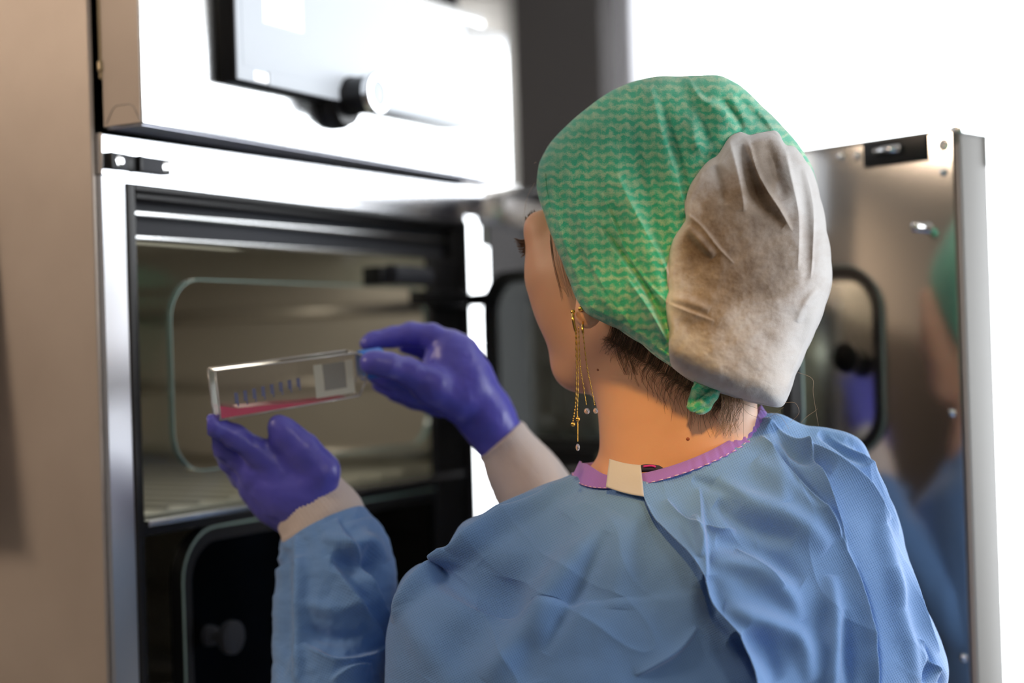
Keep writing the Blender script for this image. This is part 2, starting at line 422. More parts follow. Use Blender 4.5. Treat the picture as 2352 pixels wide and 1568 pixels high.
# far wall: glazed almost wholly; low sill, header and the dark pillar stand between the two windows
room_box('wall_far', A1, A1+T, B0, B1, 0, .10, M_wall)
room_box('wall_far_header', A1, A1+T, B0, B1, 2.62, HC, M_wall)
room_box('wall_far_pillar', A1-.10, A1+T, -1.40, -1.085, .10, 2.62, M_dark_pillar)
def window(name, b0, b1, z0, z1, mull):
    r = empty(name, ORI, RZ); r['kind'] = 'structure'
    fr = MB(); th = .05
    for (p, q, s, t_) in ((b0, b0+th, z0, z1), (b1-th, b1, z0, z1), (b0+th, b1-th, z0, z0+th), (b0+th, b1-th, z1-th, z1)):
        box(fr, np.array([A1+.01, -q, s]), np.array([A1+.08, -p, t_]))
    for mbq in mull: box(fr, np.array([A1+.01, -mbq-.03, z0+th]), np.array([A1+.08, -mbq+.03, z1-th]))
    fr.build('window_frame', M_winframe, r, smooth=False)
    g = MB(); box(g, np.array([A1+.04, -b1+th, z0+th]), np.array([A1+.046, -b0-th, z1-th])); g.build('window_pane', M_winglass, r, smooth=False)
window('window_1', -1.085, B1, .10, 2.62, (1.1,))
window('window_2', B0, -1.40, .10, 2.62, ())
r3 = empty('window_3', ORI, RZ); r3['kind'] = 'structure'
fr = MB()
for (a0, a1, z0, z1) in ((.3, .35, .95, 2.62), (3.25, 3.3, .95, 2.62), (.35, 3.25, .95, 1.0), (.35, 3.25, 2.57, 2.62), (1.67, 1.73, 1.0, 2.57)):
    box(fr, np.array([a0, -B1-.08, z0]), np.array([a1, -B1-.01, z1]))
fr.build('window_frame', M_winframe, r3, smooth=False)
g = MB(); box(g, np.array([.35, -B1-.046, 1.0]), np.array([3.25, -B1-.04, 2.57])); g.build('window_pane', M_winglass, r3, smooth=False)
cb = MB(); nn = 60
xs = np.linspace(B0+.02, -1.36, nn); V = []; Fc = []
for zz in (1.97, 2.6):
    for x in xs: V.append((A1-.06+.004*math.sin(x*40), -x, zz))
for i in range(nn-1): Fc.append((i, i+1, nn+i+1, nn+i))
cb.add(V, Fc); cur = cb.build('window_blind', M_curtain); cur.location = ORI; cur.rotation_euler = (0, 0, RZ)
sm = cur.modifiers.new('thickness', 'SOLIDIFY'); sm.thickness = .002
tag(cur, 'off-white fabric blind half lowered at the window left of the dark pillar', 'blind')

lamp_names = ['square ceiling lamp with warm glow above the left of the room', 'square ceiling lamp above the middle of the room, behind the camera', 'square ceiling lamp nearest to the window']
for i, (a, b, s, pw, colr) in enumerate(lamp_spots):
    r = empty('ceiling_lamp', L2W(a, b, HC-.04), RZ); tag(r, lamp_names[i], 'lamp', 'square lamps on the ceiling')
    fm = MB()
    for lo, hi in (((-s/2-.03, -s/2-.03, 0), (-s/2, s/2+.03, .039)), ((s/2, -s/2-.03, 0), (s/2+.03, s/2+.03, .039)), ((-s/2, -s/2-.03, 0), (s/2, -s/2, .039)), ((-s/2, s/2, 0), (s/2, s/2+.03, .039))):
        box(fm, np.array(lo), np.array(hi))
    fm.build('frame', M_satin, r, smooth=False)
    dm = MB(); box(dm, np.array([-s/2, -s/2, .006]), np.array([s/2, s/2, .012]))
    dm.build('diffuser', mat('lamp_diffuser', (.9, .9, .9), .6, emit=(colr, 1.2)), r, smooth=False)

_sd = SPT-np.array(L2W(*SPOT)); _sd /= np.linalg.norm(_sd); _sp = np.array(L2W(*SPOT))
spr = empty('added_neck_spot', L2W(SPOT[0], SPOT[1], HC)); tag(spr, 'unseen warm spotlight added behind the camera to light the neck', 'lamp')
mb = MB(); lathe(mb, _sp-_sd*.09, _sd, [(0, .02), (.01, .05), (.075, .058), (.13, .062), (.13, .058), (.075, .052), (.03, .03)], 32); mb.build('housing', M_blackp, spr, org=spr.location, auto=40)
mb = MB(); tube(mb, [_sp-_sd*.08, np.array([_sp[0]-_sd[0]*.08, _sp[1]-_sd[1]*.08, HC])], .008, 10); mb.build('stem', M_blackp, spr, org=spr.location)
# ------------------------------------------------------------------ incubator (local axes: x = along front, y = into the cabinet, z = up)
inc = empty('incubator', IORG, RZ); inc.scale = (ISC, ISC, ISC)
tag(inc, 'stainless steel laboratory incubator with its outer door standing open', 'incubator')
ZB, ZF, ZT, W, WB = .72, 1.6648, 2.02, .594, .5635
def ibox(mb, a0, a1, b0, b1, z0, z1, bev=0): return box(mb, np.array([a0, min(-b0, -b1), z0]), np.array([a1, max(-b0, -b1), z1]), bev)
def part(name, m, parent, *boxes, smooth=True, bev=0):
    mb = MB()
    for bb in boxes: ibox(mb, *bb, bev)
    return mb.build(name, m, parent, smooth=smooth, auto=40)
# outer case: left side sheet, right side, top, back
part('side_panel', M_side, inc, (-.005, .0, -.66, -.006, ZB, ZT), bev=.0015)
part('case', mat('dark_case_paint', (.06, .06, .065), .6), inc, (WB-.003, WB, -.66, -.002, ZB, ZT-.002), (.0, WB, -.66, -.655, ZB, ZT-.002), (.0, WB, -.655, -.008, ZT-.006, ZT-.001), (.0, WB, -.655, -.01, ZB, ZB+.02))
# the dark gap and thin rail beside the control head
part('gap_back', M_black, inc, (.0, WB-.004, -.05, -.045, ZF+.004, ZT-.006))
mb = MB(); tube(mb, [(.0045, .002, z) for z in (1.722, 1.85, ZT-.01)], .0022, 10); lathe(mb, (.0045, .002, 1.708), (0, 0, 1), [(0, .0012), (.001, .0026), (.006, .0026), (.007, .0036), (.014, .0036), (.016, .002)], 12)
mb.build('rail', mat('dull_brass', (.42, .34, .22), .4, .5), inc, auto=40)['label'] = 'thin brass coloured rail with end fitting'
# front frame (door surround): strips around the chamber opening
mb = MB(); V = [(x, y, z) for x in (0, W+.006) for y, z in ((.04, 1.632), (0, 1.632), (-.0011, 1.6636), (.0, ZF), (.04, ZF))]
mb.add(V, [(0, 1, 2, 3, 4), (9, 8, 7, 6, 5)]+[(i, 5+i, 5+(i+1) % 5, (i+1) % 5) for i in range(5)]); fr = mb.build('front_frame', M_steel, inc, smooth=False)
part('frame_lip', M_steel, inc, (.0238, WB, -.04, -.0005, 1.6266, 1.6315))
mb = MB(); _fl = np.array([(0, .0052), (.0020, .0028), (.0235, -.0018), (.0235, .04), (0, .04)]); n5 = len(_fl)
V = [(x, y, ZB) for x, y in _fl]+[(x, y, 1.6312) for x, y in _fl]
mb.add(V, [tuple(range(n5)), tuple(range(2*n5-1, n5-1, -1))]+[(i, n5+i, n5+(i+1) % n5, (i+1) % n5) for i in range(n5)]); mb.build('side_flange', M_steel, fr, smooth=False).data.materials[0] = mat('flange_steel', (.80, .82, .87), .36, 1.0)
# latch strike plate with two screws
lt = part('latch_plate', M_greyp, inc, (.0065, .0225, 0, .006, 1.6365, 1.6495), (.040, .0745, 0, .006, 1.6365, 1.6495), bev=.0006); lt['label'] = 'dark latch plate with two bright screws'
part('latch_slot', M_blackp, lt, (.0225, .040, 0, .0035, 1.6365, 1.6495), (.0368, .040, .0, .0068, 1.6362, 1.6498), (.005, .0068, 0, .0062, 1.6362, 1.6498), bev=.0003)
for a in (.0137, .069):
    mb = MB(); lathe(mb, (a, -.0061, 1.643), (0, -1, 0), [(0, .0048), (.0005, .0046), (.0008, .0035), (.0008, .0008), (.0002, .0006)], 28)
    mb.build('screw', M_chrome, lt, auto=40)
# black seal ring of the big opening (stepped)
mb = MB()
SA0, SA1, SZ0, SZ1 = .0235, .5620, .78, 1.6266
for (d0, d1, b0, b1) in ((0, .0095, -.03, .004), (.0095, .0185, -.03, -.004)):
    ibox(mb, SA0+d0, SA0+d1, b0, b1, SZ0+d0, SZ1-d0, .0015); ibox(mb, SA1-d1, SA1-d0, b0, b1, SZ0+d0, SZ1-d0, .0015)
    ibox(mb, SA0+d1, SA1-d1, b0, b1, SZ1-d1*.6, SZ1-d0*.6, .0010); ibox(mb, SA0+d1, SA1-d1, b0, b1, SZ0+d0, SZ0+d1, .0015)
mb.build('door_seal', M_black, inc, auto=40)['label'] = 'black rubber seal around the chamber'
part('seal_lip', M_satin, inc, (.0425, .5435, -.026, -.010, 1.6025, 1.6065), (.0425, .5435, -.026, -.012, 1.583, 1.5865), (.0415, .0430, -.026, -.006, 1.36, 1.612), bev=.0008)
part('header_plate', M_greyp, inc, (.0425, .5435, -.030, -.020, 1.5865, 1.616), bev=.0005)
# chamber liner: five open sheets
li = part('chamber', M_liner, inc, (.030, .034, -.56, -.031, .80, 1.615), (.556, .560, -.56, -.031, .80, 1.615), (.034, .556, -.56, -.556, .80, 1.615), (.034, .556, -.555, -.031, 1.612, 1.616), (.034, .556, -.555, -.031, .80, .804))
for k in range(9):
    z = .87+k*.083
    mb = MB(); tube(mb, [(.554, y, z) for y in (.05, .3, .54)], .007, 10); tube(mb, [(.036, y, z) for y in (.05, .3, .54)], .007, 10); tube(mb, [(x, .552, z) for x in (.04, .3, .55)], .007, 10)
    mb.build('shelf_rib', M_liner, li)
cl_ = bpy.data.lights.new('chamber_fill_light', 'AREA'); cl_.shape = 'RECTANGLE'; cl_.size = .30; cl_.size_y = .05; cl_.energy = .30; cl_.color = (1.0, .92, .78)  # added fill light, brightens the dim chamber
co_ = bpy.data.objects.new('chamber_fill_light', cl_); COL.objects.link(co_); co_.parent = inc; co_.location = (.28, .20, 1.603)
part('chamber_fill', mat('chamber_fill_glow', (.8, .75, .6), .4, emit=((1, .9, .72), .8)), inc, (.13, .43, -.225, -.175, 1.6045, 1.6115), bev=.001)  # glowing strip added to go with the chamber fill light
for z in (1.345, 1.097):
    mb = MB(); ibox(mb, .045, .545, -.54, -.06, z, z+.003, .001)
    for k in range(12): tube(mb, [(.06+k*.0425, .07, z+.0045), (.06+k*.0425, .53, z+.0045)], .002, 6)
    mb.build('shelf', M_liner, inc, auto=40)
# divider bars between the inner doors
for z in (1.3512, 1.1035):
    part('divider_bar', M_satin, inc, (.0418, .5435, -.022, .0005, z-.005, z), bev=.0010)
    part('divider_core', M_black, inc, (.0418, .5435, -.030, -.008, z-.0137, z-.0052))
# glass partition with a rounded cut-out, its cut edge greenish
def ringplate(mb, outer, inner, b0, b1):
    """sheet between two closed outlines with the same count, from b0 to b1"""
    n = len(outer); V = []
    for (x, z) in outer: V.append((x, -b0, z))
    for (x, z) in inner: V.append((x, -b0, z))
    for (x, z) in outer: V.append((x, -b1, z))
    for (x, z) in inner: V.append((x, -b1, z))
    Fc = []
    for i in range(n):
        j = (i+1) % n
        Fc += [(i, j, n+j, n+i), (2*n+i, 3*n+i, 3*n+j, 2*n+j), (i, 2*n+i, 2*n+j, j), (n+i, n+j, 3*n+j, 3*n+i)]
    mb.add(V, Fc)
CX0, CX1, CZ0, CZ1 = .0866, .492, 1.3865, 1.5506
out_ = rrect(.043, .5430, 1.3515, 1.583, .001); inn_ = rrect(CX0, CX1, CZ0, CZ1, .036)
mb = MB(); ringplate(mb, out_, inn_, -.014, -.010); gp = mb.build('glass_partition', M_glassd, inc, smooth=False)
mb = MB(); ringplate(mb, rrect(CX0-.0012, CX1+.0012, CZ0-.0012, CZ1+.0012, .037), inn_, -.0142, -.0088); mb.build('cut_edge', M_gedge, gp, auto=40)['label'] = 'greenish rounded cut edge of the glass'
# black catch near the top right of the opening, with grey cylinder
part('catch', M_blackp, inc, (.372, .388, -.01, .012, 1.5515, 1.570), bev=.002)
mb = MB(); tube(mb, [(.392, -.010, 1.562), (.44, -.010, 1.562), (.462, -.008, 1.562)], .0105, 16); mb.build('hinge_barrel', M_greyp, inc, auto=40)
part('hinge_arm', M_blackp, inc, (.46, .548, -.012, .010, 1.532, 1.5475), bev=.002)
part('hinge_post', M_black, inc, (.488, .5540, -.0095, -.002, 1.10, 1.583), bev=.002)

M_glasst = thin_glass('shade_tinted_door_glass', (.16, .17, .17), 1.3)  # door glass darkened: the lower chamber's shade is put into its tint
def inner_door(name, ox, oy, ang, z0, z1, label=None):
    """glass door in its own frame: w from hinge, t thickness (towards the outside), then turned about the hinge"""
    ca, sa = math.cos(ang), math.sin(ang)
    def fn(V):
        V = np.asarray(V, float).reshape(-1, 3); q = V.copy()
        # closed: w runs to -x, t to -y (outwards)
        q[:, 0] = ox - V[:, 0]*ca + V[:, 1]*sa
        q[:, 1] = oy - V[:, 0]*sa - V[:, 1]*ca
        return q
    g = MB(); o1 = rrect(.022, .466, z0, z1, .044); n = len(o1)
    V = [(x, 0, z) for x, z in o1] + [(x, .004, z) for x, z in o1]
    g.add(fn(V), [tuple(range(n)), tuple(range(2*n-1, n-1, -1))]); d = g.build(name, M_glassd if ang > 0 else M_glasst, inc, smooth=False)
    if label: d['label'] = label
    s = MB(); i1 = rrect(.034, .454, z0+.012, z1-.012, .034)
    for t0, t1 in ((-.007, .0065),):
        V = [(x, t0, z) for x, z in o1]+[(x, t0, z) for x, z in i1]+[(x, t1, z) for x, z in o1]+[(x, t1, z) for x, z in i1]; Fc = []
        for i in range(n):
            j = (i+1) % n; Fc += [(i, j, n+j, n+i), (2*n+i, 3*n+i, 3*n+j, 2*n+j), (i, 2*n+i, 2*n+j, j), (n+i, n+j, 3*n+j, 3*n+i)]
        s.add(fn(V), Fc)
    sl = s.build('door_gasket', M_black, d, auto=40)
    e = MB(); tube(e, fn([(x, .0075, z) for x, z in o1]), .0011, 6, closed=True); e.build('glass_rim', M_gedge, d)
    k = MB(); zc = (z0+z1)/2; c0 = fn([(.432, .004, zc)])[0]; c1 = fn([(.432, 1.004, zc)])[0]
    lathe(k, c0, c1-c0, [(0, .009), (.006, .009), (.007, .0045), (.020, .0045), (.021, .013), (.024, .0145), (.029, .0145), (.031, .012)], 32)
    k.build('knob', M_blackp if label and 'open' in label else M_greyp, d, auto=40)
    k = MB(); c0 = fn([(.432, -.001, zc)])[0]; c1 = fn([(.432, -1.001, zc)])[0]
    lathe(k, c0, c1-c0, [(0, .009), (.004, .009), (.005, .0045), (.014, .0045), (.015, .0135), (.020, .0135), (.022, .011)], 32)
    k.build('knob', M_blackp, d, auto=40)
    for zz in (z0+.02, z1-.035):
        h = MB(); box(h, np.array([-.006, -.006, zz]), np.array([.030, .009, zz+.015]), .001, fn); h.build('hinge_leaf', M_blackp, d, auto=40)
    return d
inner_door('inner_door', .552, -.014, math.radians(67), 1.378, 1.566, 'open glass inner door with black rounded gasket')
inner_door('inner_door', .552, .012, 0.0, 1.150, 1.3365, 'closed lower glass inner door with round knob')
part('small_clip', M_satin, inc, (.046, .075, -.02, .004, 1.204, 1.2065), (.055, .080, -.02, .006, 1.209, 1.211), (.050, .070, -.02, .004, 1.200, 1.202), bev=.0006)

# control head, standing 4 cm proud of the frame
HZ = 1.6685
head = part('control_head', M_satin, inc, (.004, W+.004, -.002, .040, HZ, 1.835), bev=.0016)
head['label'] = 'bright steel control head above the door opening'
part('head_side', M_side, head, (.0034, .0042, .0, .0388, HZ+.0015, 1.835))
mb = MB(); tube(mb, [(.0032, -y, z) for y, z in ((.003, 1.672), (.010, 1.683), (.014, 1.6855), (.027, 1.6855), (.032, 1.683), (.038, 1.672))], .0003, 5); mb.build('fold_line', M_stand, head)
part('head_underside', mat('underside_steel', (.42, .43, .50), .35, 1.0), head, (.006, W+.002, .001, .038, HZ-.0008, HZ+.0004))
part('top_cover', M_satin, inc, (.004, W+.004, -.3, .010, 1.8355, 1.86), bev=.002)
# display unit
bz = MB(); ibox(bz, .098, .4745, .040, .0575, 1.7135, 1.831, .0022); bez = bz.build('display_housing', M_blackp, head, auto=40); bez['label'] = 'black display housing'
part('display', M_screen, bez, (.0995, .4735, .0576, .0600, 1.7150, 1.8295), bev=.0008)
part('display_window', M_screen, bez, (.106, .468, .0600, .0606, 1.7270, 1.8265), bev=.0003)
part('display_icon', M_icon, bez, (.135, .190, .0606, .0609, 1.768, 1.823)); part('display_icon', M_icon, bez, (.345, .420, .0606, .0609, 1.762, 1.818))
ub = part('port_cover', M_icon, bez, (.1205, .1385, .0600, .0610, 1.7160, 1.7245), bev=.0004)
part('port_shadow_gap', M_blackp, ub, (.1385, .1402, .0595, .0607, 1.7152, 1.7255))
# turning knob on the display's lower edge
kb = MB(); kc = (.262, -.0600, 1.7205)
lathe(kb, kc, (0, -1, 0), [(0, .0185), (.004, .0185), (.005, .0175), (.022, .0172), (.024, .0180)], 48); kn = kb.build('turning_knob', M_blackp, head, auto=40); kn['label'] = 'black and chrome turning knob'
kb = MB(); lathe(kb, (kc[0], kc[1]-.0241, kc[2]), (0, -1, 0), [(0, .0185), (.006, .0185), (.0075, .0172), (.0075, .0125), (.005, .0120)], 48); kb.build('knob_ring', M_chrome, kn, auto=40)
kb = MB(); lathe(kb, (kc[0], kc[1]-.0291, kc[2]), (0, -1, 0), [(0, .0119), (.001, .0119), (.0015, .010)], 40); kb.build('knob_face', M_screen, kn, auto=40)
kb = MB(); lathe(kb, (kc[0]-.004, -.0405, kc[2]-.006), (0, -1, 0), [(0, .024), (.010, .024), (.012, .022), (.019, .021)], 48); kb.build('knob_collar', M_blackp, kn, auto=40)
kb = MB(); lathe(kb, (W+.010, -.03, 1.79), (1, 0, 0), [(-.006, .004), (.002, .004), (.004, .002)], 20); kb.build('pink_glint', M_pinkglint, head, auto=40)  # glowing stud added in place of a pink reflected spot
# side handle fitting seen at the picture's left edge
mb = MB(); _pl = [(-.0062, 1.684), (-.0075, 1.676), (-.0095, 1.65), (-.016, 1.58), (-.030, 1.50), (-.052, 1.40), (-.060, 1.375)]; n7 = len(_pl); V = []
for y in (.120, .32):
    for x, z in _pl: V.append((x, y, z))
    for x, z in _pl[::-1]: V.append((x-.0022, y, z))
m7 = 2*n7; mb.add(V, [tuple(range(m7)), tuple(range(2*m7-1, m7-1, -1))]+[(i, m7+i, m7+(i+1) % m7, (i+1) % m7) for i in range(m7)])
mb.build('side_flap', mat('tan_flap', (.62, .44, .35), .5), inc, smooth=False)['label'] = 'tan flap hanging from the side sheet'

# outer door, opened about its right hinge
DAng = math.radians(71.6); HX = .605
def dfn(V):
    V = np.asarray(V, float).reshape(-1, 3); q = V.copy(); ca, sa = math.cos(DAng), math.sin(DAng)
    q[:, 0] = HX - V[:, 0]*ca + V[:, 1]*sa
    q[:, 1] = 0 - V[:, 0]*sa - V[:, 1]*ca
    return q
def dpart(name, m, parent, *bs, bev=0):
    mb = MB()
    for (w0, w1, t0, t1, z0, z1) in bs: box(mb, np.array([w0, t0, z0]), np.array([w1, t1, z1]), bev, dfn)
    return mb.build(name, m, parent, auto=40)
od = dpart('outer_door', mat('door_edge_steel', (.20, .198, .19), .5, 0), inc, (.0, .609, .002, .045, .73, 1.659), bev=.0016); od['label'] = 'open outer door with grey steel edge'
dpart('inner_panel', M_mirror, od, (.006, .6035, -.0015, .0022, .735, 1.6555), bev=.0007)
dpart('edge_strip', mat('tan_edge', (.20, .15, .12), .5), od, (.6040, .6075, -.0012, .0022, .74, 1.645), bev=.0005)
dpart('corner_cap', M_satin, od, (.600, .6115, .001, .0475, 1.6535, 1.6605), (.6005, .6112, .0400, .0475, 1.628, 1.6600), bev=.0010)
dl = dpart('door_latch', M_blackp, od, (.515, .5800, -.0045, -.0014, 1.6345, 1.6560), bev=.0006); dl['label'] = 'black latch housing with a bright tongue'
mb = MB(); tube(mb, dfn([(.530, -.0075, 1.6465), (.545, -.0085, 1.6465), (.556, -.0075, 1.6465)]), .0032, 14); mb.build('latch_tongue', M_chrome, dl)
mb = MB(); c = dfn([(.5765, -.0015, 1.576), (.5765, -1.0, 1.576)]); lathe(mb, c[0], c[1]-c[0], [(0, .0052), (.001, .0045), (.019, .0045), (.0205, .0035), (.021, .001)], 28); mb.build('locating_pin', M_chrome, od, auto=40)
for (ww, zz, rr) in ((.490, 1.6475, .0038), (.508, 1.6462, .0035), (.5945, 1.6225, .0036), (.5952, 1.4165, .0036), (.5985, 1.2085, .0036), (.5952, .98, .0036)):
    mb = MB(); c = dfn([(ww, -.0014, zz), (ww, -1.0, zz)]); lathe(mb, c[0], c[1]-c[0], [(0, rr), (.0010, rr), (.0022, rr*.75), (.0028, rr*.25)], 24); mb.build('door_screw', M_chrome, od)
mb = MB(); c = dfn([(.5953, -.0014, 1.645), (.5953, -1.0, 1.645)]); lathe(mb, c[0], c[1]-c[0], [(0, .0056), (.0008, .0054), (.0012, .0038), (.0004, .003)], 28); mb.build('round_socket', M_satin, od, auto=40)
mb = MB(); box(mb, np.array([-.012, -.004, 1.625]), np.array([.03, .004, 1.656]), .001, dfn); tube(mb, dfn([(-.006, .004, 1.60), (-.006, .004, 1.66)]), .006, 14); mb.build('door_hinge', M_satin, od, auto=40)

# stand under the incubator
st = empty('equipment_stand', IORG, RZ); st.scale = (ISC, ISC, ISC); tag(st, 'grey steel stand carrying the incubator', 'stand')
part('top', M_stand, st, (-.02, W+.02, -.67, -.0, .68, ZB-.0005), bev=.003)
for (a, b) in ((0, -.65), (0, -.06), (W-.04, -.65), (W-.04, -.06)): part('leg', M_stand, st, (a, a+.04, b, b+.04, -IORG[2]/ISC+.0004, .6798), bev=.002)

# ------------------------------------------------------------------ smooth solids on a grid (for the figure)
class Field:
    def __init__(s, lo, hi, h):
        s.lo = np.array(lo, float); s.h = h
        s.n = np.ceil((np.array(hi)-s.lo)/h).astype(int)+1
        s.F = np.full(s.n, 1.0, dtype=np.float32)
    def _sub(s, lo, hi):
        i0 = np.clip(np.floor((lo-s.lo)/s.h).astype(int), 0, s.n-1); i1 = np.clip(np.ceil((hi-s.lo)/s.h).astype(int)+1, 1, s.n)
        sl = tuple(slice(a, b) for a, b in zip(i0, i1))
        ax = [s.lo[k]+s.h*np.arange(i0[k], i1[k]) for k in range(3)]
        return sl, np.stack(np.meshgrid(*ax, indexing='ij'), -1)
    def _mix(s, sl, d, k, sub):
        F = s.F[sl]
        if sub:
            hh = np.clip(.5 - .5*(F+d)/k, 0, 1); s.F[sl] = F*(1-hh) + (-d)*hh + k*hh*(1-hh)
        else:
            hh = np.clip(.5 + .5*(F-d)/k, 0, 1); s.F[sl] = F*(1-hh) + d*hh - k*hh*(1-hh)
    def cap(s, a, b, ra, rb, k=.006, sub=False):
        a = np.asarray(a, float); b = np.asarray(b, float); m = max(ra, rb)+k+3*s.h+.01
        sl, X = s._sub(np.minimum(a, b)-m, np.maximum(a, b)+m)
        if X.size == 0: return
        ba = b-a; t = np.clip(((X-a)@ba)/(ba@ba+1e-12), 0, 1)
        d = np.linalg.norm(X-a-t[..., None]*ba, axis=-1) - (ra+(rb-ra)*t)
        s._mix(sl, d.astype(np.float32), k, sub)
    def ell(s, c, r, axes=None, k=.01, sub=False):
        c = np.asarray(c, float); r = np.asarray(r, float); m = r.max()+k+3*s.h+.01
        sl, X = s._sub(c-m, c+m)
        if X.size == 0: return
        Q = X-c
        if axes is not None: Q = Q@np.asarray(axes).T
        k0 = np.linalg.norm(Q/r, axis=-1); k1 = np.linalg.norm(Q/(r*r), axis=-1)+1e-9
        s._mix(sl, (k0*(k0-1)/k1).astype(np.float32), k, sub)
    def chain(s, pts, k=.006):
        for (a, ra), (b, rb) in zip(pts[:-1], pts[1:]): s.cap(a, b, ra, rb, k)
    def mesh(s):
        F = s.F; S = F < 0
        c = [F[i:F.shape[0]-1+i, j:F.shape[1]-1+j, l:F.shape[2]-1+l] for i in (0, 1) for j in (0, 1) for l in (0, 1)]
        cs = sum((q < 0).astype(np.int8) for q in c); act = (cs > 0) & (cs < 8)
        idx = np.argwhere(act); val = np.stack([q[act] for q in c], -1)
        corners = np.array([(i, j, l) for i in (0, 1) for j in (0, 1) for l in (0, 1)], float)
        pos = np.zeros((len(idx), 3)); cnt = np.zeros(len(idx))
        for x in range(8):
            for y in range(x+1, 8):
                if abs(corners[x]-corners[y]).sum() != 1: continue
                vx, vy = val[:, x], val[:, y]; mm = (vx < 0) != (vy < 0)
                t = np.where(mm, vx/np.where(mm, vx-vy, 1), 0)
                pos += np.where(mm[:, None], corners[x]+(corners[y]-corners[x])*t[:, None], 0); cnt += mm
        pos = pos/cnt[:, None]; V = s.lo + (idx+pos)*s.h
        vid = np.full(act.shape, -1, dtype=np.int64); vid[act] = np.arange(len(idx)); Q = []
        for ax in range(3):
            a = np.take(S, range(0, S.shape[ax]-1), ax); b = np.take(S, range(1, S.shape[ax]), ax)
            e = np.argwhere(a != b); o1, o2 = [(1, 2), (2, 0), (0, 1)][ax]
            ok = (e[:, o1] > 0) & (e[:, o2] > 0) & (e[:, o1] < S.shape[o1]-1) & (e[:, o2] < S.shape[o2]-1); e = e[ok]
            flip = S[tuple(e.T)]
            def g(d1, d2):
                q = e.copy(); q[:, o1] -= d1; q[:, o2] -= d2; return vid[tuple(q.T)]
            q = np.stack([g(1, 1), g(0, 1), g(0, 0), g(1, 0)], -1)
            q[~flip] = q[~flip][:, ::-1]; Q.append(q)
        Q = np.concatenate(Q); return V, Q
def relax(V, Q, it=2):
    for _ in range(it):
        acc = np.zeros_like(V); n = np.zeros(len(V))
        for a, b in ((0, 1), (1, 2), (2, 3), (3, 0)):
            np.add.at(acc, Q[:, a], V[Q[:, b]]); np.add.at(acc, Q[:, b], V[Q[:, a]]); np.add.at(n, Q[:, a], 1); np.add.at(n, Q[:, b], 1)
        V = .5*V+.5*acc/np.maximum(n, 1)[:, None]
    return V
def field_obj(F, name, m, parent, org, disp=None, it=2):
    V, Q = F.mesh(); V = relax(V, Q, it)
    if disp is not None: V = disp(V, Q)
    mb = MB(); mb.v = [K2W(V)]; mb.f = Q[:, ::-1].tolist() if FLIP else Q.tolist(); mb.n = len(V)
    return mb.build(name, m, parent, org=org)
FLIP = True    # camera axes (right, up, away) are left-handed

# ------------------------------------------------------------------ the person
PORG = P(1540, 800, 1.27); PORG[2] = 0
person = empty('person', PORG)
tag(person, 'person seen from behind in blue gown, surgical cap and purple gloves, raising a flask', 'person')

# head frame
HCN = K(1492, 553, 1.25)
hF = np.array([-.766, -.10, .643]); hF /= np.linalg.norm(hF)
hL = np.array([-.643, -.02, -.766]); hL -= hF*(hL@hF); hL /= np.linalg.norm(hL)
hU = np.cross(hL, hF); hU = hU if hU[1] > 0 else -hU
def Hd(f, l, u): return HCN + hF*f + hL*l + hU*u
HAX = np.array([hF, hL, hU])
Fd = Field(K(1110, 1250, 1.02)-np.array([.0, .10, 0]), K(1900, 150, 1.44)+np.array([.02, .01, 0]), .0026)
Fd.ell(Hd(-.012, 0, .024), (.088, .070, .080), HAX)
Fd.ell(Hd(.040, 0, -.025), (.060, .064, .088), HAX, k=.02)
Fd.ell(Hd(.060, .0, -.088), (.036, .036, .026), HAX, k=.025)       # chin
Fd.cap(Hd(.004, .053, -.066), Hd(.058, .033, -.094), .017, .019, k=.018)   # jaw
Fd.cap(Hd(.004, -.053, -.066), Hd(.058, -.033, -.094), .017, .019, k=.018)
for sgn in (1, -1):
    Fd.ell(Hd(.058, sgn*.040, -.020), (.028, .030, .026), HAX, k=.02)  # cheekbone
    Fd.ell(Hd(.050, sgn*.044, -.048), (.028, .024, .032), HAX, k=.02)
    Fd.cap(Hd(.084, sgn*.016, .022), Hd(.070, sgn*.052, .022), .009, .010, k=.012)  # brow
    Fd.ell(Hd(.097, sgn*.028, .0), (.013, .015, .011), HAX, k=.010, sub=True)     # socket
    Fd.cap(Hd(.068, sgn*.053, .012), Hd(.064, sgn*.055, -.020), .012, .013, k=.012)
Fd.cap(Hd(.088, 0, .004), Hd(.106, 0, -.030), .006, .009, k=.010); Fd.cap(Hd(.094, .009, -.034), Hd(.094, -.009, -.034), .006, .006, k=.006)
Fd.cap(Hd(.084, .017, -.062), Hd(.084, -.017, -.062), .008, .008, k=.008)
# ear: rim and lobe, tucked under the cap
Fd.ell(K(1356, 690, 1.180), (.011, .021, .008), None, k=.006)
Fd.ell(K(1345, 722, 1.1765), (.0088, .0105, .0052), None, k=.005)
# neck, nape and shoulders
Fd.cap(Hd(-.024, 0, -.045), K(1556, 1075, 1.262), .052, .0545, k=.022)
Fd.cap(K(1600, 800, 1.24), K(1632, 1040, 1.232), .034, .036, k=.03)
Fd.cap(K(1450, 860, 1.235), K(1470, 1080, 1.24), .026, .030, k=.02)
Fd.ell(K(1545, 1200, 1.25), (.085, .040, .042), None, k=.03)
# the chest and arms are deep inside the gown and follow the same solid down
Fd.ell(K(1540, 1340, 1.265), (.12, .10, .055), None, k=.03)
body = field_obj(Fd, 'body', M_skin, person, PORG, it=3)
# lower body, arms (hidden by the clothes, carried on to the ankles)
# clothing covers them: trousers and shoes
def wobble(V, sc, amp):
    return np.array([mnoise.noise(Vector((p*sc).tolist())) for p in V])*amp

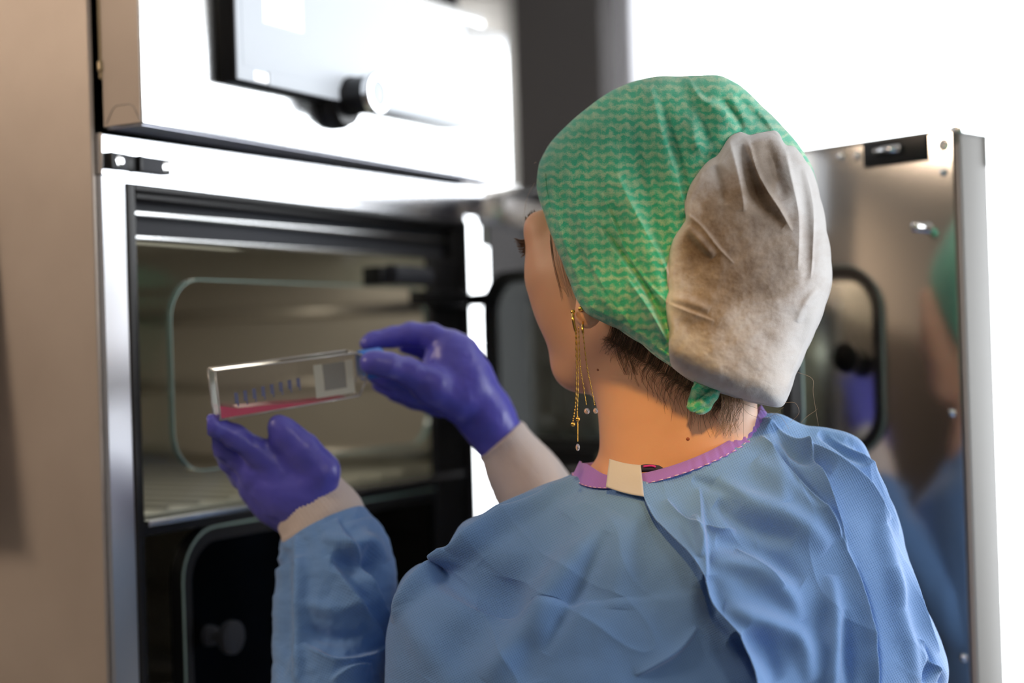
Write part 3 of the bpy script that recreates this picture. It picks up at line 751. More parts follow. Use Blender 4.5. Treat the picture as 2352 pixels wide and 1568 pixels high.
# eyes, lashes, brow
for sgn in (1, -1):
    mb = MB(); c = K2W(Hd(.0725, sgn*.031, .0)); lathe(mb, c-np.array([0, 0, .0118]), (0, 0, 1), [(.0118-.0118*math.cos(math.pi*i/12), .0118*math.sin(math.pi*i/12)) for i in range(13)], 20)
    mb.build('eyeball', M_eye, person, org=PORG)
mb = MB()
tube(mb, K2W(catmull([Hd(.083, .022, -.060), Hd(.0915, .008, -.0585), Hd(.0915, -.008, -.0585), Hd(.083, -.022, -.060)], 14)), [.002, .003, .004, .0045, .0045, .0045, .004, .004, .0045, .0045, .0045, .004, .003, .002], 8)
mb.build('lips', M_lip, person, org=PORG)
for px, py, z, rr in ((1580, 1008, 1.176, .0016), (1373, 849, 1.2025, .0011)):
    pass

from mathutils.bvhtree import BVHTree
def bvh_of(o, org):
    vs = [Vector(v.co)+Vector(org) for v in o.data.vertices]; return BVHTree.FromPolygons(vs, [tuple(p.vertices) for p in o.data.polygons])
BV = bvh_of(body, PORG)
def on_skin(px, py, lift=0.0):
    d = Vector((P(px, py, 1)-_C).tolist()).normalized(); h = BV.ray_cast(Vector(_C.tolist()), d)
    if h[0] is None: return None, None
    return np.array(h[0]) + np.array(h[1])*lift*(-1 if h[1].dot(d) > 0 else 1), np.array(h[1])*(-1 if h[1].dot(d) > 0 else 1)
for px, py, rr in ((1580, 1008, .0017), (1373, 849, .0012)):
    p, n = on_skin(px, py)
    if p is not None:
        mb = MB(); lathe(mb, p-n*.0006, n, [(0, rr), (.0007, rr*.8), (.0010, rr*.3)], 14); mb.build('mole', M_mole, person, org=PORG)

def left_edge(py):
    for x in np.arange(1150, 1400, 1.0):
        p, n = on_skin(x, py)
        if p is not None: return x, p
    return 1204, K2W(K(1204, py, 1.26)).reshape(3)
def w2k(p): q = np.asarray(p)-_C; return np.array([q@_R, q@_U, q@_f])
mb = MB()
for i in range(46):
    t = i/45; yy = 549+26*t; xe, pe_ = left_edge(yy); base = w2k(pe_)+np.array([.0014, 0, .001])
    tip = base + np.array([-(.0105-.0050*t)*random.uniform(.75, 1.1), (.0020-.0065*t)*random.uniform(.4, 1.3), .002])
    midp = (base+tip)/2 + np.array([0, -.0011, 0]); tube(mb, K2W(catmull([base, midp, tip], 6)), np.linspace(.00040, .00014, 6), 4)
mb.build('eyelashes', M_hair, person, org=PORG)
mb = MB()
for i in range(60):
    yy = 488+50*random.random(); xe, pe_ = left_edge(yy); base = w2k(pe_)+np.array([.0006+.0012*random.random(), 0, .0]); base[2] += .0003
    tip = base+np.array([-.0008, .0035, -.0002])*random.uniform(.6, 1.2); tube(mb, K2W(np.array([base, tip])), [.00026, .0001], 4)
mb.build('eyebrow', M_hair, person, org=PORG)
# hair: under-layer at the nape and loose strands
def strand(mb, pts, r=.00016, lift=.0006, off=True):
    w_ = []
    for (px, py) in catmull(pts, 12):
        p, n = on_skin(px, py, lift)
        if p is None: return
        w_.append(p)
    tube(mb, w_, np.linspace(r*1.4, r*.5, len(w_)), 4)
mb = MB()
for i in range(420):                     # nape hair combed up under the cap
    t = random.random(); x0 = 1400+270*t; yb = 770+ (x0-1400)*.62
    reach = (4+80*random.random()**3.2)*(0.45+.65*min(1, t*2.2))
    sx = x0+random.uniform(-8, 8); 
    strand(mb, [(sx+20, yb-60), (sx, yb), (sx-10-reach*.10, yb+reach*.5), (sx-8+random.uniform(-22, 10), yb+reach)], r=.00013, lift=random.uniform(.0002, .0016))
for i in range(22):                      # sideburn wisps
    sx = random.uniform(1262, 1300); strand(mb, [(sx, 540+random.uniform(-10, 20)), (sx+6, 600), (sx+18, 650), (sx+28+random.uniform(-6, 8), 650+random.uniform(5, 45))], r=.00011)
for i in range(14):
    sx = random.uniform(1405, 1440); strand(mb, [(sx, 740), (sx+4, 790), (sx+14, 830), (sx+20+random.uniform(0, 12), 860)], r=.00015)
hair = mb.build('hair', M_hair, person, org=PORG)
mb = MB()
def fly(pts, r=.00013): tube(mb, K2W(catmull([K(x, y, z) for x, y, z in pts], 24)), np.linspace(r, r*.5, 24), 4)
fly([(1832, 855, 1.2), (1866, 870, 1.2), (1868, 905, 1.2), (1880, 978, 1.2)]); fly([(1800, 925, 1.2), (1826, 925, 1.2), (1835, 948, 1.2), (1815, 970, 1.2)])
fly([(1700, 925, 1.2), (1720, 950, 1.2), (1760, 960, 1.2), (1800, 935, 1.2)]); fly([(1690, 920, 1.2), (1740, 938, 1.2), (1790, 955, 1.2), (1812, 985, 1.2)])
fly([(1840, 970, 1.2), (1855, 955, 1.2), (1870, 945, 1.2), (1878, 938, 1.2)]); fly([(1232, 372, 1.25), (1228, 374, 1.25), (1227, 376, 1.25)]); fly([(1228, 420, 1.25), (1212, 450, 1.255), (1204, 490, 1.26), (1200, 520, 1.26)])
mb.build('loose_hair', M_hairl, person, org=PORG)['label'] = 'fine flyaway hairs'
mb = MB()
for i in range(60):
    x = random.uniform(1655, 1700); fly([(x, 905, 1.19), (x+random.uniform(-5, 10), 930, 1.188), (x+random.uniform(-12, 12), 960, 1.188), (x+random.uniform(-22, 10), 990+random.uniform(-10, 15), 1.19)], .00018)
mb.build('nape_hair', M_hairl, person, org=PORG)['label'] = 'light wispy hair at the nape'

# ---------------------------------------------------------------- crease fields (in picture-scaled units on the cloth)
def seg_field(px, py, pts):
    """distance to polyline and side sign, and parameter 0..1 along it"""
    pts = np.asarray(pts, float); best = np.full(px.shape, 1e9); sg = np.zeros(px.shape); tt = np.zeros(px.shape)
    L = np.r_[0, np.cumsum(np.linalg.norm(np.diff(pts, axis=0), axis=1))]
    for i in range(len(pts)-1):
        a, b = pts[i], pts[i+1]; d = b-a; l2 = d@d
        t = np.clip(((px-a[0])*d[0]+(py-a[1])*d[1])/l2, 0, 1); dx = px-a[0]-t*d[0]; dy = py-a[1]-t*d[1]; r = np.hypot(dx, dy)
        m = r < best; best = np.where(m, r, best); sg = np.where(m, np.sign(d[0]*dy-d[1]*dx), sg); tt = np.where(m, (L[i]+t*(L[i+1]-L[i]))/L[-1], tt)
    return best, sg, tt
def creases(px, py, specs):
    out = np.zeros(px.shape)
    for (kind, pts, wd, amp) in specs:
        pts = catmull(pts, max(8, 5*len(pts))); d, s, t = seg_field(px, py, pts)
        fade = np.sin(np.pi*np.clip(t, 0, 1))**.6; wd = wd*(.55+.45*fade)
        if kind == 'r': out += amp*np.exp(-(d/wd)**2)*fade            # round ridge / valley
        elif kind == 's':                                                        # sharp pinch, flared on one side
            q = np.where(s > 0, np.exp(-d/wd), np.exp(-(d/(wd*.35))**2)); out += amp*q*fade
    return out
def fractal(px, py, sc, amp, seed=0.0, octv=4):
    P3 = np.stack([px/sc, py/sc, np.full(px.shape, seed)], -1).reshape(-1, 3)
    r = np.array([mnoise.fractal(Vector(p), 1.0, 2.0, octv) for p in P3.tolist()]); return (r*amp).reshape(px.shape)

# ---------------------------------------------------------------- cap
CC = np.array([1565., 560.])
cont = np.array([(1232, 432, 1.262), (1238, 375, 1.262), (1262, 330, 1.262), (1302, 288, 1.258), (1350, 247, 1.252), (1402, 210, 1.25), (1455, 187, 1.25), (1512, 174, 1.25), (1560, 175, 1.25), (1610, 172.5, 1.25), (1655, 172, 1.25),
    (1700, 195, 1.25), (1750, 243, 1.25), (1800, 292, 1.25), (1832, 328, 1.25), (1864, 380, 1.25), (1884, 455, 1.25), (1897, 530, 1.25), (1907, 600, 1.248), (1908, 650, 1.245), (1893, 700, 1.24), (1870, 760, 1.236), (1850, 805, 1.232), (1825, 860, 1.225),
    (1806, 915, 1.218), (1797, 930, 1.215), (1788, 932, 1.212), (1755, 926, 1.205), (1710, 916, 1.195), (1670, 903, 1.188), (1600, 878, 1.182), (1540, 840, 1.178), (1475, 790, 1.176), (1420, 755, 1.178), (1375, 735, 1.180), (1343, 718, 1.183), (1325, 690, 1.188), (1308, 645, 1.198),
    (1290, 598, 1.210), (1270, 548, 1.224), (1250, 490, 1.243)])
def contour_fn(cont, cc):
    th = np.arctan2(cont[:, 1]-cc[1], cont[:, 0]-cc[0]); o = np.argsort(th); th = th[o]; C_ = cont[o]
    rr = np.hypot(C_[:, 0]-cc[0], C_[:, 1]-cc[1]); th3 = np.r_[th-2*np.pi, th, th+2*np.pi]; r3 = np.r_[rr, rr, rr]
    z3 = np.r_[C_[:, 2]]*1.0 if C_.shape[1] > 2 else np.full(len(rr), 1.25); z3 = np.r_[z3, z3, z3]
    def f(t):
        out_r = np.zeros_like(t); out_z = np.zeros_like(t)
        for dt, wt in ((-.025, .2), (-.012, .2), (0, .2), (.012, .2), (.025, .2)):
            out_r += wt*np.interp(t+dt, th3, r3); out_z += wt*np.interp(t+dt, th3, z3)
        return out_r, out_z
    return f
cfn = contour_fn(cont, CC)
cap_cr = [
 ('r', [(1262, 400), (1285, 520), (1318, 620), (1345, 705)], 9, .0022), ('r', [(1285, 380), (1305, 500), (1340, 610), (1372, 715)], 12, -.0022), ('r', [(1310, 360), (1325, 480), (1365, 600), (1410, 730)], 14, .0020),
 ('s', [(1350, 470), (1400, 560), (1470, 660), (1530, 780)], 26, .0046), ('r', [(1385, 520), (1440, 600), (1500, 690), (1540, 760)], 14, -.0034),
 ('s', [(1415, 400), (1460, 490), (1510, 580), (1545, 650)], 30, .0040), ('r', [(1455, 200), (1470, 300), (1500, 420), (1535, 560)], 24, -.0040),
 ('s', [(1490, 190), (1520, 300), (1560, 430), (1575, 500)], 34, .0040), ('r', [(1560, 180), (1600, 240), (1625, 330), (1630, 370)], 22, -.0046),
 ('s', [(1575, 176), (1612, 232), (1650, 240), (1700, 300)], 30, .0055), ('r', [(1620, 225), (1670, 245), (1705, 300)], 12, -.0045),
 ('s', [(1655, 175), (1720, 225), (1770, 290), (1800, 330)], 26, .0042), ('r', [(1690, 215), (1740, 270), (1770, 300)], 14, -.0035), ('r', [(1600, 250), (1600, 320), (1640, 350)], 20, .0035),
 ('r', [(1350, 300), (1345, 400), (1360, 500)], 22, -.0018), ('r', [(1390, 260), (1385, 380), (1410, 480)], 24, .0020), ('r', [(1340, 700), (1430, 750), (1530, 820)], 12, .0016),
 ('s', [(1300, 470), (1330, 560), (1380, 650), (1450, 750)], 22, .0028),
 ('r', [(1400, 330), (1440, 470), (1500, 620), (1540, 720)], 26, .0035), ('r', [(1520, 230), (1545, 340), (1575, 450)], 18, -.0032), ('s', [(1380, 440), (1430, 560), (1480, 640), (1536, 700)], 16, .0030),
 ('r', [(1700, 180), (1760, 250), (1800, 310)], 16, .0040), ('s', [(1440, 640), (1490, 710), (1535, 790)], 14, .0030), ('r', [(1330, 560), (1370, 640), (1430, 720)], 12, -.0026)]
DZ = .100
def cap_surf(px, py, lift=0.0, cr=True, back=False):
    th = np.arctan2(py-CC[1], px-CC[0]); rad = np.hypot(px-CC[0], py-CC[1]); R_, zc = cfn(th); s = np.clip(rad/R_, 0, 1)
    bul = np.sqrt(np.clip(1-s**2.3, 0, 1))
    # the hanging bag keeps bulging lower right
    d = DZ*(1+.12*np.exp(-(((px-1680)/170)**2+((py-690)/200)**2)))
    z = 1.25*(1-s**2)+zc*s**2 - d*bul
    if back: z = 1.25*(1-s**2)+zc*s**2 + .085*bul
    if cr and not back:
        z -= 2.2*creases(px, py, cap_cr)*np.clip((1-s)*14, 0, 1)
    return z-lift
def polar_mesh(fn_r, cc, ns, nth, surf, s_pow=1.0):
    th = np.linspace(-np.pi, np.pi, nth, endpoint=False); R_, _ = fn_r(th)
    s = (np.linspace(0, 1, ns)[1:])**s_pow; PX = cc[0]+s[:, None]*R_*np.cos(th); PY = cc[1]+s[:, None]*R_*np.sin(th)
    Z = surf(PX, PY); V = np.stack([(PX-1176)/FPX*Z, (784-PY)/FPX*Z, Z], -1)
    zc = surf(np.array([cc[0]]), np.array([cc[1]])); c = np.array([[(cc[0]-1176)/FPX*zc[0], (784-cc[1])/FPX*zc[0], zc[0]]])
    return V, c
ns, nth = 190, 640
def cs(px, py): return cap_surf(px, py)+fractal(px, py, 70, .0010, 3.3)*1.0
Vf, cf = polar_mesh(cfn, CC, ns, nth, cs, .75); Vb, cbk = polar_mesh(cfn, CC, 30, nth, lambda a, b: cap_surf(a, b, back=True), .75)
nr = Vf.shape[0]; allv = np.concatenate([cf, Vf.reshape(-1, 3), cbk, Vb[:-1].reshape(-1, 3)])
F_ = []
for k in range(nth):
    l = (k+1) % nth; F_.append((0, 1+k, 1+l))
    for i in range(nr-1): F_.append((1+i*nth+k, 1+(i+1)*nth+k, 1+(i+1)*nth+l, 1+i*nth+l))
ob = 1+nr*nth; nb = Vb.shape[0]-1
for k in range(nth):
    l = (k+1) % nth; F_.append((ob, ob+1+l, ob+1+k))
    for i in range(nb-1): F_.append((ob+1+i*nth+k, ob+1+i*nth+l, ob+1+(i+1)*nth+l, ob+1+(i+1)*nth+k))
    F_.append((ob+1+(nb-1)*nth+k, ob+1+(nb-1)*nth+l, 1+(nr-1)*nth+l, 1+(nr-1)*nth+k))
uvc = np.stack(Kpx(allv), -1)*.000347
mb = MB(); mb.add(K2W(allv), [q[::-1] for q in F_]); capo = mb.build('surgical_cap', M_capg, person, org=PORG, uv=uvc)
capo['label'] = 'green and white bouffant surgical cap with zigzag print'
# rim band: doubled cloth along the lower edge
rim = [(1236, 400), (1240, 440), (1252, 490), (1271, 548), (1291, 598), (1309, 645), (1326, 690), (1345, 718), (1377, 735), (1421, 754), (1476, 789), (1541, 838)]
def rim_band(pts, w_, lift):
    pts = catmull(pts, 90); mbb = MB(); V = []; 
    t = np.gradient(pts, axis=0); t /= np.linalg.norm(t, axis=1)[:, None]; nrm = np.stack([t[:, 1], -t[:, 0]], -1)
    mid = pts.mean(0)
    m = 7
    for j in range(m):
        q = pts + nrm*(j/(m-1)*w_+.5) 
        z = cap_surf(q[:, 0], q[:, 1], cr=False) - lift*math.sin(math.pi*(j+.6)/(m+.2))
        V.append(np.stack([(q[:, 0]-1176)/FPX*z, (784-q[:, 1])/FPX*z, z], -1))
    V = np.array(V); n = len(pts); Fq = [(j*n+i, j*n+i+1, (j+1)*n+i+1, (j+1)*n+i) for j in range(m-1) for i in range(n-1)]
    mbb.add(K2W(V.reshape(-1, 3)), Fq); return mbb, np.stack(Kpx(V.reshape(-1, 3)), -1)*.000347
mbb, uvr = rim_band(rim, 17, .0018)
rb = mbb.build('rim_band', M_capg, capo, org=PORG, uv=uvr); sm = rb.modifiers.new('thickness', 'SOLIDIFY'); sm.thickness = .0008; sm.offset = 0
# knotted tie tail at the nape
mb = MB(); tl = catmull([(1625, 880), (1618, 905), (1606, 930), (1592, 945)], 20); wd = np.interp(np.linspace(0, 1, 20), [0, .25, .7, .9, 1], [30, 31, 26, 20, 9]); V = []
for j in range(9):
    a = (j/8-.5)*2; px_ = tl[:, 0]+a*wd*.93; py_ = tl[:, 1]+a*wd*.35; z = np.full(20, 1.170)+.006*a*a+.002*np.sin(a*7+tl[:, 1]*.12)
    V.append(np.stack([(px_-1176)/FPX*z, (784-py_)/FPX*z, z], -1))
V = np.array(V); Fq = [(j*20+i, j*20+i+1, (j+1)*20+i+1, (j+1)*20+i) for j in range(8) for i in range(19)]
mb.add(K2W(V.reshape(-1, 3)), Fq); tail = mb.build('cap_tie', M_capg, capo, org=PORG, uv=np.stack(Kpx(V.reshape(-1, 3)), -1)*.000347)
sm = tail.modifiers.new('thickness', 'SOLIDIFY'); sm.thickness = .002; sm.offset = 0
# white back panel
WC = np.array([1715., 640.])
wc = np.array([(1540, 840), (1536, 800), (1538, 760), (1531, 720), (1530, 690), (1538, 668), (1532, 630), (1534, 600), (1540, 570), (1547, 548), (1562, 525), (1576, 505), (1574, 480), (1577, 450), (1585, 425), (1600, 402), (1612, 385), (1628, 368), (1648, 358), (1662, 335), (1676, 312), (1692, 305), (1706, 300), (1716, 312),
    (1750, 304), (1786, 298), (1796, 318), (1802, 335), (1822, 333), (1838, 350), (1852, 372), (1865, 388), (1884, 455), (1898, 530), (1909, 600), (1911, 650), (1896, 700), (1873, 760), (1852, 805), (1827, 860), (1808, 917), (1799, 934), (1786, 936), (1755, 930), (1710, 920), (1670, 907), (1600, 882)], float)
wfn0 = contour_fn(np.c_[wc, np.full(len(wc), 1.25)], WC)
def wfn(t):
    r, z = wfn0(t); return r, z
wh_cr = [('s', [(1672, 318), (1690, 380), (1705, 450), (1708, 485)], 24, .0052), ('r', [(1700, 330), (1720, 400), (1745, 470), (1800, 520)], 16, -.0055), ('s', [(1716, 315), (1740, 400), (1790, 480), (1818, 530)], 20, .0060),
 ('r', [(1760, 320), (1780, 400), (1800, 460)], 18, -.0045), ('s', [(1795, 315), (1815, 400), (1835, 500), (1832, 620)], 22, .0055), ('r', [(1835, 380), (1850, 480), (1855, 600), (1845, 660)], 12, -.0030), ('s', [(1850, 390), (1868, 480), (1866, 580), (1862, 640)], 14, .0035),
 ('r', [(1640, 380), (1660, 420), (1665, 470)], 14, -.0030), ('s', [(1575, 490), (1610, 520), (1650, 570), (1685, 605)], 14, .0026), ('r', [(1578, 520), (1600, 545), (1640, 590)], 12, .0034), ('s', [(1530, 695), (1570, 712), (1640, 738)], 12, .0020), ('r', [(1540, 685), (1580, 692), (1630, 712)], 12, .0024),
 ('r', [(1850, 700), (1838, 780), (1800, 880)], 18, -.0022), ('r', [(1880, 660), (1850, 700), (1830, 740)], 10, .0030), ('r', [(1560, 800), (1650, 850), (1760, 890)], 30, .0020)]
def ws(px, py):
    th = np.arctan2(py-WC[1], px-WC[0]); rr = np.hypot(px-WC[0], py-WC[1]); R_, _ = wfn(th); s = np.clip(rr/R_, 0, 1)
    base = cap_surf(px, py, cr=False)
    edge = np.clip((1-s)*R_/16, 0, 1); puff = np.sqrt(np.clip(1-(1-edge)**2, 0, 1))
    scal = .0012*np.sin(th*23)*np.exp(-((1-s)*R_/25)**2)
    lift = .0012+.0052*puff + 1.6*creases(px, py, wh_cr)*np.clip((1-s)*12, 0, 1)-fractal(px, py, 60, .0014, 9.1)*puff
    green = 2.2*creases(px, py, cap_cr)
    return base-np.maximum(lift, np.maximum(green, 0)*1.0+.0012)
Vw, cw = polar_mesh(wfn, WC, 170, 560, ws, .7); nr = Vw.shape[0]; nth = 560
av = np.concatenate([cw, Vw.reshape(-1, 3)]); F_ = []
for k in range(nth):
    l = (k+1) % nth; F_.append((0, 1+l, 1+k))
    for i in range(nr-1): F_.append((1+i*nth+k, 1+i*nth+l, 1+(i+1)*nth+l, 1+(i+1)*nth+k))
mb = MB(); mb.add(K2W(av), F_); uvw = np.stack(Kpx(av), -1)*.000347
wp = mb.build('back_panel', M_capw, capo, org=PORG, uv=uvw); wp['label'] = 'off-white gathered back panel of the cap'
pxw, pyw = Kpx(av)
def gb(cx, cy, sx, sy): return np.exp(-(((pxw-cx)/sx)**2+((pyw-cy)/sy)**2)**1.5)
hc = .95*gb(1680, 540, 125, 130)+.75*gb(1770, 620, 95, 120)+.9*gb(1755, 375, 45, 85)+.55*gb(1620, 640, 80, 130)+.42*gb(1660, 800, 150, 100)+.25*gb(1740, 880, 90, 40)
th = np.arctan2(pyw-WC[1], pxw-WC[0]); R_, _ = wfn(th); s = np.hypot(pxw-WC[0], pyw-WC[1])/R_
hc = np.clip(hc, 0, 1)*np.clip((1-s)*R_/22, 0, 1)
a_ = wp.data.attributes.new('hair_contact', 'FLOAT', 'POINT'); a_.data.foreach_set('value', hc.astype(np.float32))
sm = wp.modifiers.new('thickness', 'SOLIDIFY'); sm.thickness = .0007; sm.offset = -1

# ---------------------------------------------------------------- gown
Lp = [(1335, 1082), (1290, 1095), (1200, 1135), (1110, 1180), (1060, 1203), (1038, 1240), (1021, 1288), (962, 1296), (920, 1338), (903, 1405), (888, 1480), (880, 1568), (872, 1660), (868, 1850), (880, 2300), (900, 3000), (900, 4100)]
Rp = [(1745, 952), (1793, 955), (1850, 978), (1905, 985), (1970, 1008), (2002, 1060), (2031, 1120), (2054, 1170), (2073, 1230), (2096, 1310), (2130, 1400), (2163, 1488), (2169, 1580), (2120, 1800), (2080, 2300), (2100, 3000), (2120, 4100)]
Bd = [.060, .066, .074, .082, .090, .098, .104, .108, .112, .116, .120, .124, .126, .128, .130, .14, .15]     # towards the camera
Bv = [74, 84, 100, 118, 134, 146, 152, 150, 142, 126, 98, 66, 40, 10, 0, 0, 0]                                 # and down the back, px
Bf = [.060, .070, .08, .09, .10, .105, .11, .112, .114, .116, .118, .12, .12, .12, .12, .13, .14]
Bg = [20, 40, 70, 90, 110, 125, 135, 135, 130, 120, 95, 66, 40, 10, 0, 0, 0]
Zm = [1.243, 1.245, 1.247, 1.249, 1.25, 1.25, 1.25, 1.25, 1.25, 1.25, 1.25, 1.25, 1.25, 1.255, 1.26, 1.27, 1.27]
TT = np.arange(len(Lp))
def g_at(t):
    t = np.asarray(t, float)
    def ip(arr):
        arr = np.asarray(arr, float); m = len(arr); i = np.clip(t.astype(int), 0, m-2); fr = t-i
        p0 = arr[np.clip(i-1, 0, m-1)]; p1 = arr[i]; p2 = arr[i+1]; p3 = arr[np.clip(i+2, 0, m-1)]
        if arr.ndim > 1: fr = fr[..., None]
        return 0.5*((2*p1)+(-p0+p2)*fr+(2*p0-5*p1+4*p2-p3)*fr**2+(-p0+3*p1-3*p2+p3)*fr**3)
    return ip(Lp), ip(Rp), ip(Bd), ip(Bv), ip(Bf), ip(Bg), ip(Zm)
def gown_base(t, ph):
    """ph 0..pi runs over the back from left to right, pi..2pi over the front"""
    L_, R_, bd, bv, bf, bg, zm = g_at(t); t = np.asarray(t, float)
    c, s = np.cos(ph), np.sin(ph); q = np.interp(t, [0, 3, 6, 16], [1.0, .93, .85, .82])
    ss = np.sign(s)*np.abs(s)**q
    bk = s >= 0
    px = (L_[..., 0]+R_[..., 0])/2 - c*(R_[..., 0]-L_[..., 0])/2
    py = (L_[..., 1]+R_[..., 1])/2 - c*(R_[..., 1]-L_[..., 1])/2 + np.where(bk, bv*ss, -bg*ss*1.0)
    # spine furrow and shoulder blades
    z = zm + np.where(bk, -bd*ss, -bf*ss)
    return px, py, z
def pz2k(px, py, z): return np.stack([(px-1176)/FPX*z, (784-py)/FPX*z, z], -1)
gown_cr = [
 # left side: diagonal drag folds from the shoulder
 ('s', [(1345, 1095), (1290, 1122), (1180, 1190), (1060, 1275), (960, 1350), (905, 1430)], 45, .011),
 ('r', [(1330, 1078), (1220, 1150), (1120, 1205), (1040, 1270)], 16, -.006), ('r', [(1250, 1125), (1160, 1165), (1080, 1200)], 9, .0035), ('r', [(960, 1320), (1000, 1310), (1060, 1280)], 14, .005),
 ('r', [(1300, 1180), (1180, 1330), (1060, 1480), (1000, 1568)], 55, -.006), ('r', [(1420, 1180), (1280, 1340), (1180, 1480), (1120, 1568)], 40, .006), ('r', [(1400, 1230), (1340, 1330), (1250, 1500)], 22, -.003),
 ('s', [(1600, 1440), (1560, 1490), (1500, 1530), (1460, 1550)], 22, .005), ('r', [(1480, 1160), (1430, 1260), (1420, 1400)], 40, .004), ('r', [(930, 1400), (1000, 1500), (1050, 1600)], 40, .005), ('r', [(1100, 1290), (1180, 1400), (1220, 1568)], 45, -.004),
]
flap_cr = [
 # long folds fanning from the collar to the right armhole
 ('s', [(1750, 965), (1800, 1010), (1880, 1060), (1960, 1110), (2030, 1200)], 26, .0075), ('r', [(1765, 985), (1830, 1050), (1900, 1095)], 16, -.006),
 ('s', [(1745, 1010), (1800, 1080), (1870, 1160), (1925, 1240)], 20, .0065), ('r', [(1770, 1030), (1830, 1110), (1880, 1170)], 14, -.005), ('s', [(1835, 1010), (1868, 1090), (1905, 1180), (1945, 1262)], 14, .006),
 ('s', [(1900, 1000), (1950, 1040), (2000, 1100), (2060, 1230)], 20, .006), ('r', [(1880, 995), (1930, 1030), (1975, 1075)], 12, -.006), ('r', [(1940, 1010), (1985, 1050), (2030, 1130)], 10, -.004),
 # armhole seam
 ('s', [(1925, 1235), (1955, 1310), (1975, 1400), (1985, 1480), (1995, 1600), (2000, 1700)], 30, .007), ('r', [(1965, 1300), (1990, 1400), (2003, 1520), (2010, 1620)], 8, -.0045),
 ('s', [(2085, 1285), (2095, 1360), (2115, 1440), (2150, 1500)], 12, .005), ('r', [(2040, 1300), (2060, 1420), (2100, 1568)], 20, .004), ('r', [(2010, 1180), (2040, 1290), (2060, 1400)], 18, .003),
 ('r', [(2105, 1480), (2125, 1520), (2115, 1568)], 8, -.005), ('s', [(2100, 1470), (2120, 1510), (2150, 1560)], 9, .005), ('r', [(2140, 1540), (2155, 1560), (2165, 1600)], 8, -.004),
 # middle of the right back
 ('s', [(1604, 1120), (1607, 1180), (1612, 1260), (1612, 1350)], 20, .004), ('s', [(1530, 1150), (1565, 1195), (1610, 1222)], 14, .003), ('s', [(1612, 1210), (1650, 1222), (1690, 1215)], 10, .004), ('r', [(1590, 1190), (1606, 1240), (1600, 1290)], 12, .004),
 ('r', [(1640, 1110), (1720, 1160), (1800, 1190), (1900, 1260)], 30, .006), ('r', [(1640, 1160), (1730, 1215), (1820, 1240)], 26, -.005), ('r', [(1625, 1290), (1720, 1310), (1800, 1370), (1830, 1430)], 28, .0055), ('r', [(1640, 1250), (1740, 1265), (1840, 1340)], 26, -.005),
 ('s', [(1690, 1260), (1750, 1310), (1790, 1350)], 14, .0035), ('r', [(1650, 1400), (1740, 1430), (1820, 1470), (1850, 1568)], 30, .007), ('r', [(1680, 1460), (1740, 1500), (1760, 1568)], 30, -.006), ('r', [(1905, 1320), (1900, 1440), (1895, 1620)], 24, .006),
 ('r', [(1930, 1400), (1935, 1500), (1940, 1600)], 14, -.003), ('r', [(1620, 1330), (1640, 1400), (1690, 1450)], 26, -.004), ('r', [(1730, 1060), (1780, 1110), (1800, 1160)], 24, .003), ('r', [(1590, 1100), (1650, 1125), (1700, 1170)], 14, -.0025)]
def gown_pts(t, ph, lift=0.0, flap=False):
    px, py, z = gown_base(t, ph); V = pz2k(px, py, z)
    e = 1e-3; t2 = np.minimum(np.asarray(t)+e, 15.99); a = pz2k(*gown_base(t2, ph))-pz2k(*gown_base(t2-2*e, ph)); b = pz2k(*gown_base(t, ph+e))-pz2k(*gown_base(t, ph-e))
    n = np.cross(a, b); n /= np.linalg.norm(n, axis=-1)[..., None]+1e-12
    cen = pz2k(px*0+1520, py, z*0+1.25); sgn = np.sign(((V-cen)*n).sum(-1)); n *= np.where(sgn == 0, 1, sgn)[..., None]
    s = np.clip(np.sin(ph), 0, 1); w_ = np.clip(s*5, 0, 1)*np.clip(np.asarray(t, float)/.6, 0, 1)
    d = 1.7*creases(px, py, gown_cr+flap_cr)*w_*np.clip((1750-py)/100, 0, 1)
    ca_, sa_ = .80, .60; qx_, qy_ = (px*ca_-py*sa_), (px*sa_+py*ca_)
    rd = 1-np.abs(fractal(qx_*1.0, qy_*.35, 150, 1.0, 4.4, 2))*2.2; d = d + .0016*np.clip(rd, 0, 1)**3*w_
    d = d + fractal(px, py, 170, .0026, 1.7, 3)*np.clip(np.asarray(t, float)/.8, 0, 1)
    return V + n*(d+lift)[..., None]
nt_, nph = 420, 620
tv = np.r_[np.linspace(0, 12.5, 380), np.linspace(12.6, 16, 40)]
ph = np.r_[np.linspace(0, np.pi, 460, endpoint=False), np.linspace(np.pi, 2*np.pi, 160, endpoint=False)]
Tg, Pg = np.meshgrid(tv, ph, indexing='ij')
G = gown_pts(Tg, Pg)
org_t, org_p = len(tv), len(ph)
I = np.arange(org_t*org_p).reshape(org_t, org_p)
Q = np.stack([I[:-1], np.roll(I, -1, 1)[:-1], np.roll(I, -1, 1)[1:], I[1:]], -1).reshape(-1, 4)
gx, gy = Kpx(G); guv = np.stack([gx, gy], -1).reshape(-1, 2)*.000347
mb = MB(); mb.v = [K2W(G.reshape(-1, 3))]; mb.f = Q[:, ::-1].tolist(); mb.n = org_t*org_p
gown = mb.build('gown', M_gown, person, org=PORG, uv=guv); gown['label'] = 'blue isolation gown tied at the neck'
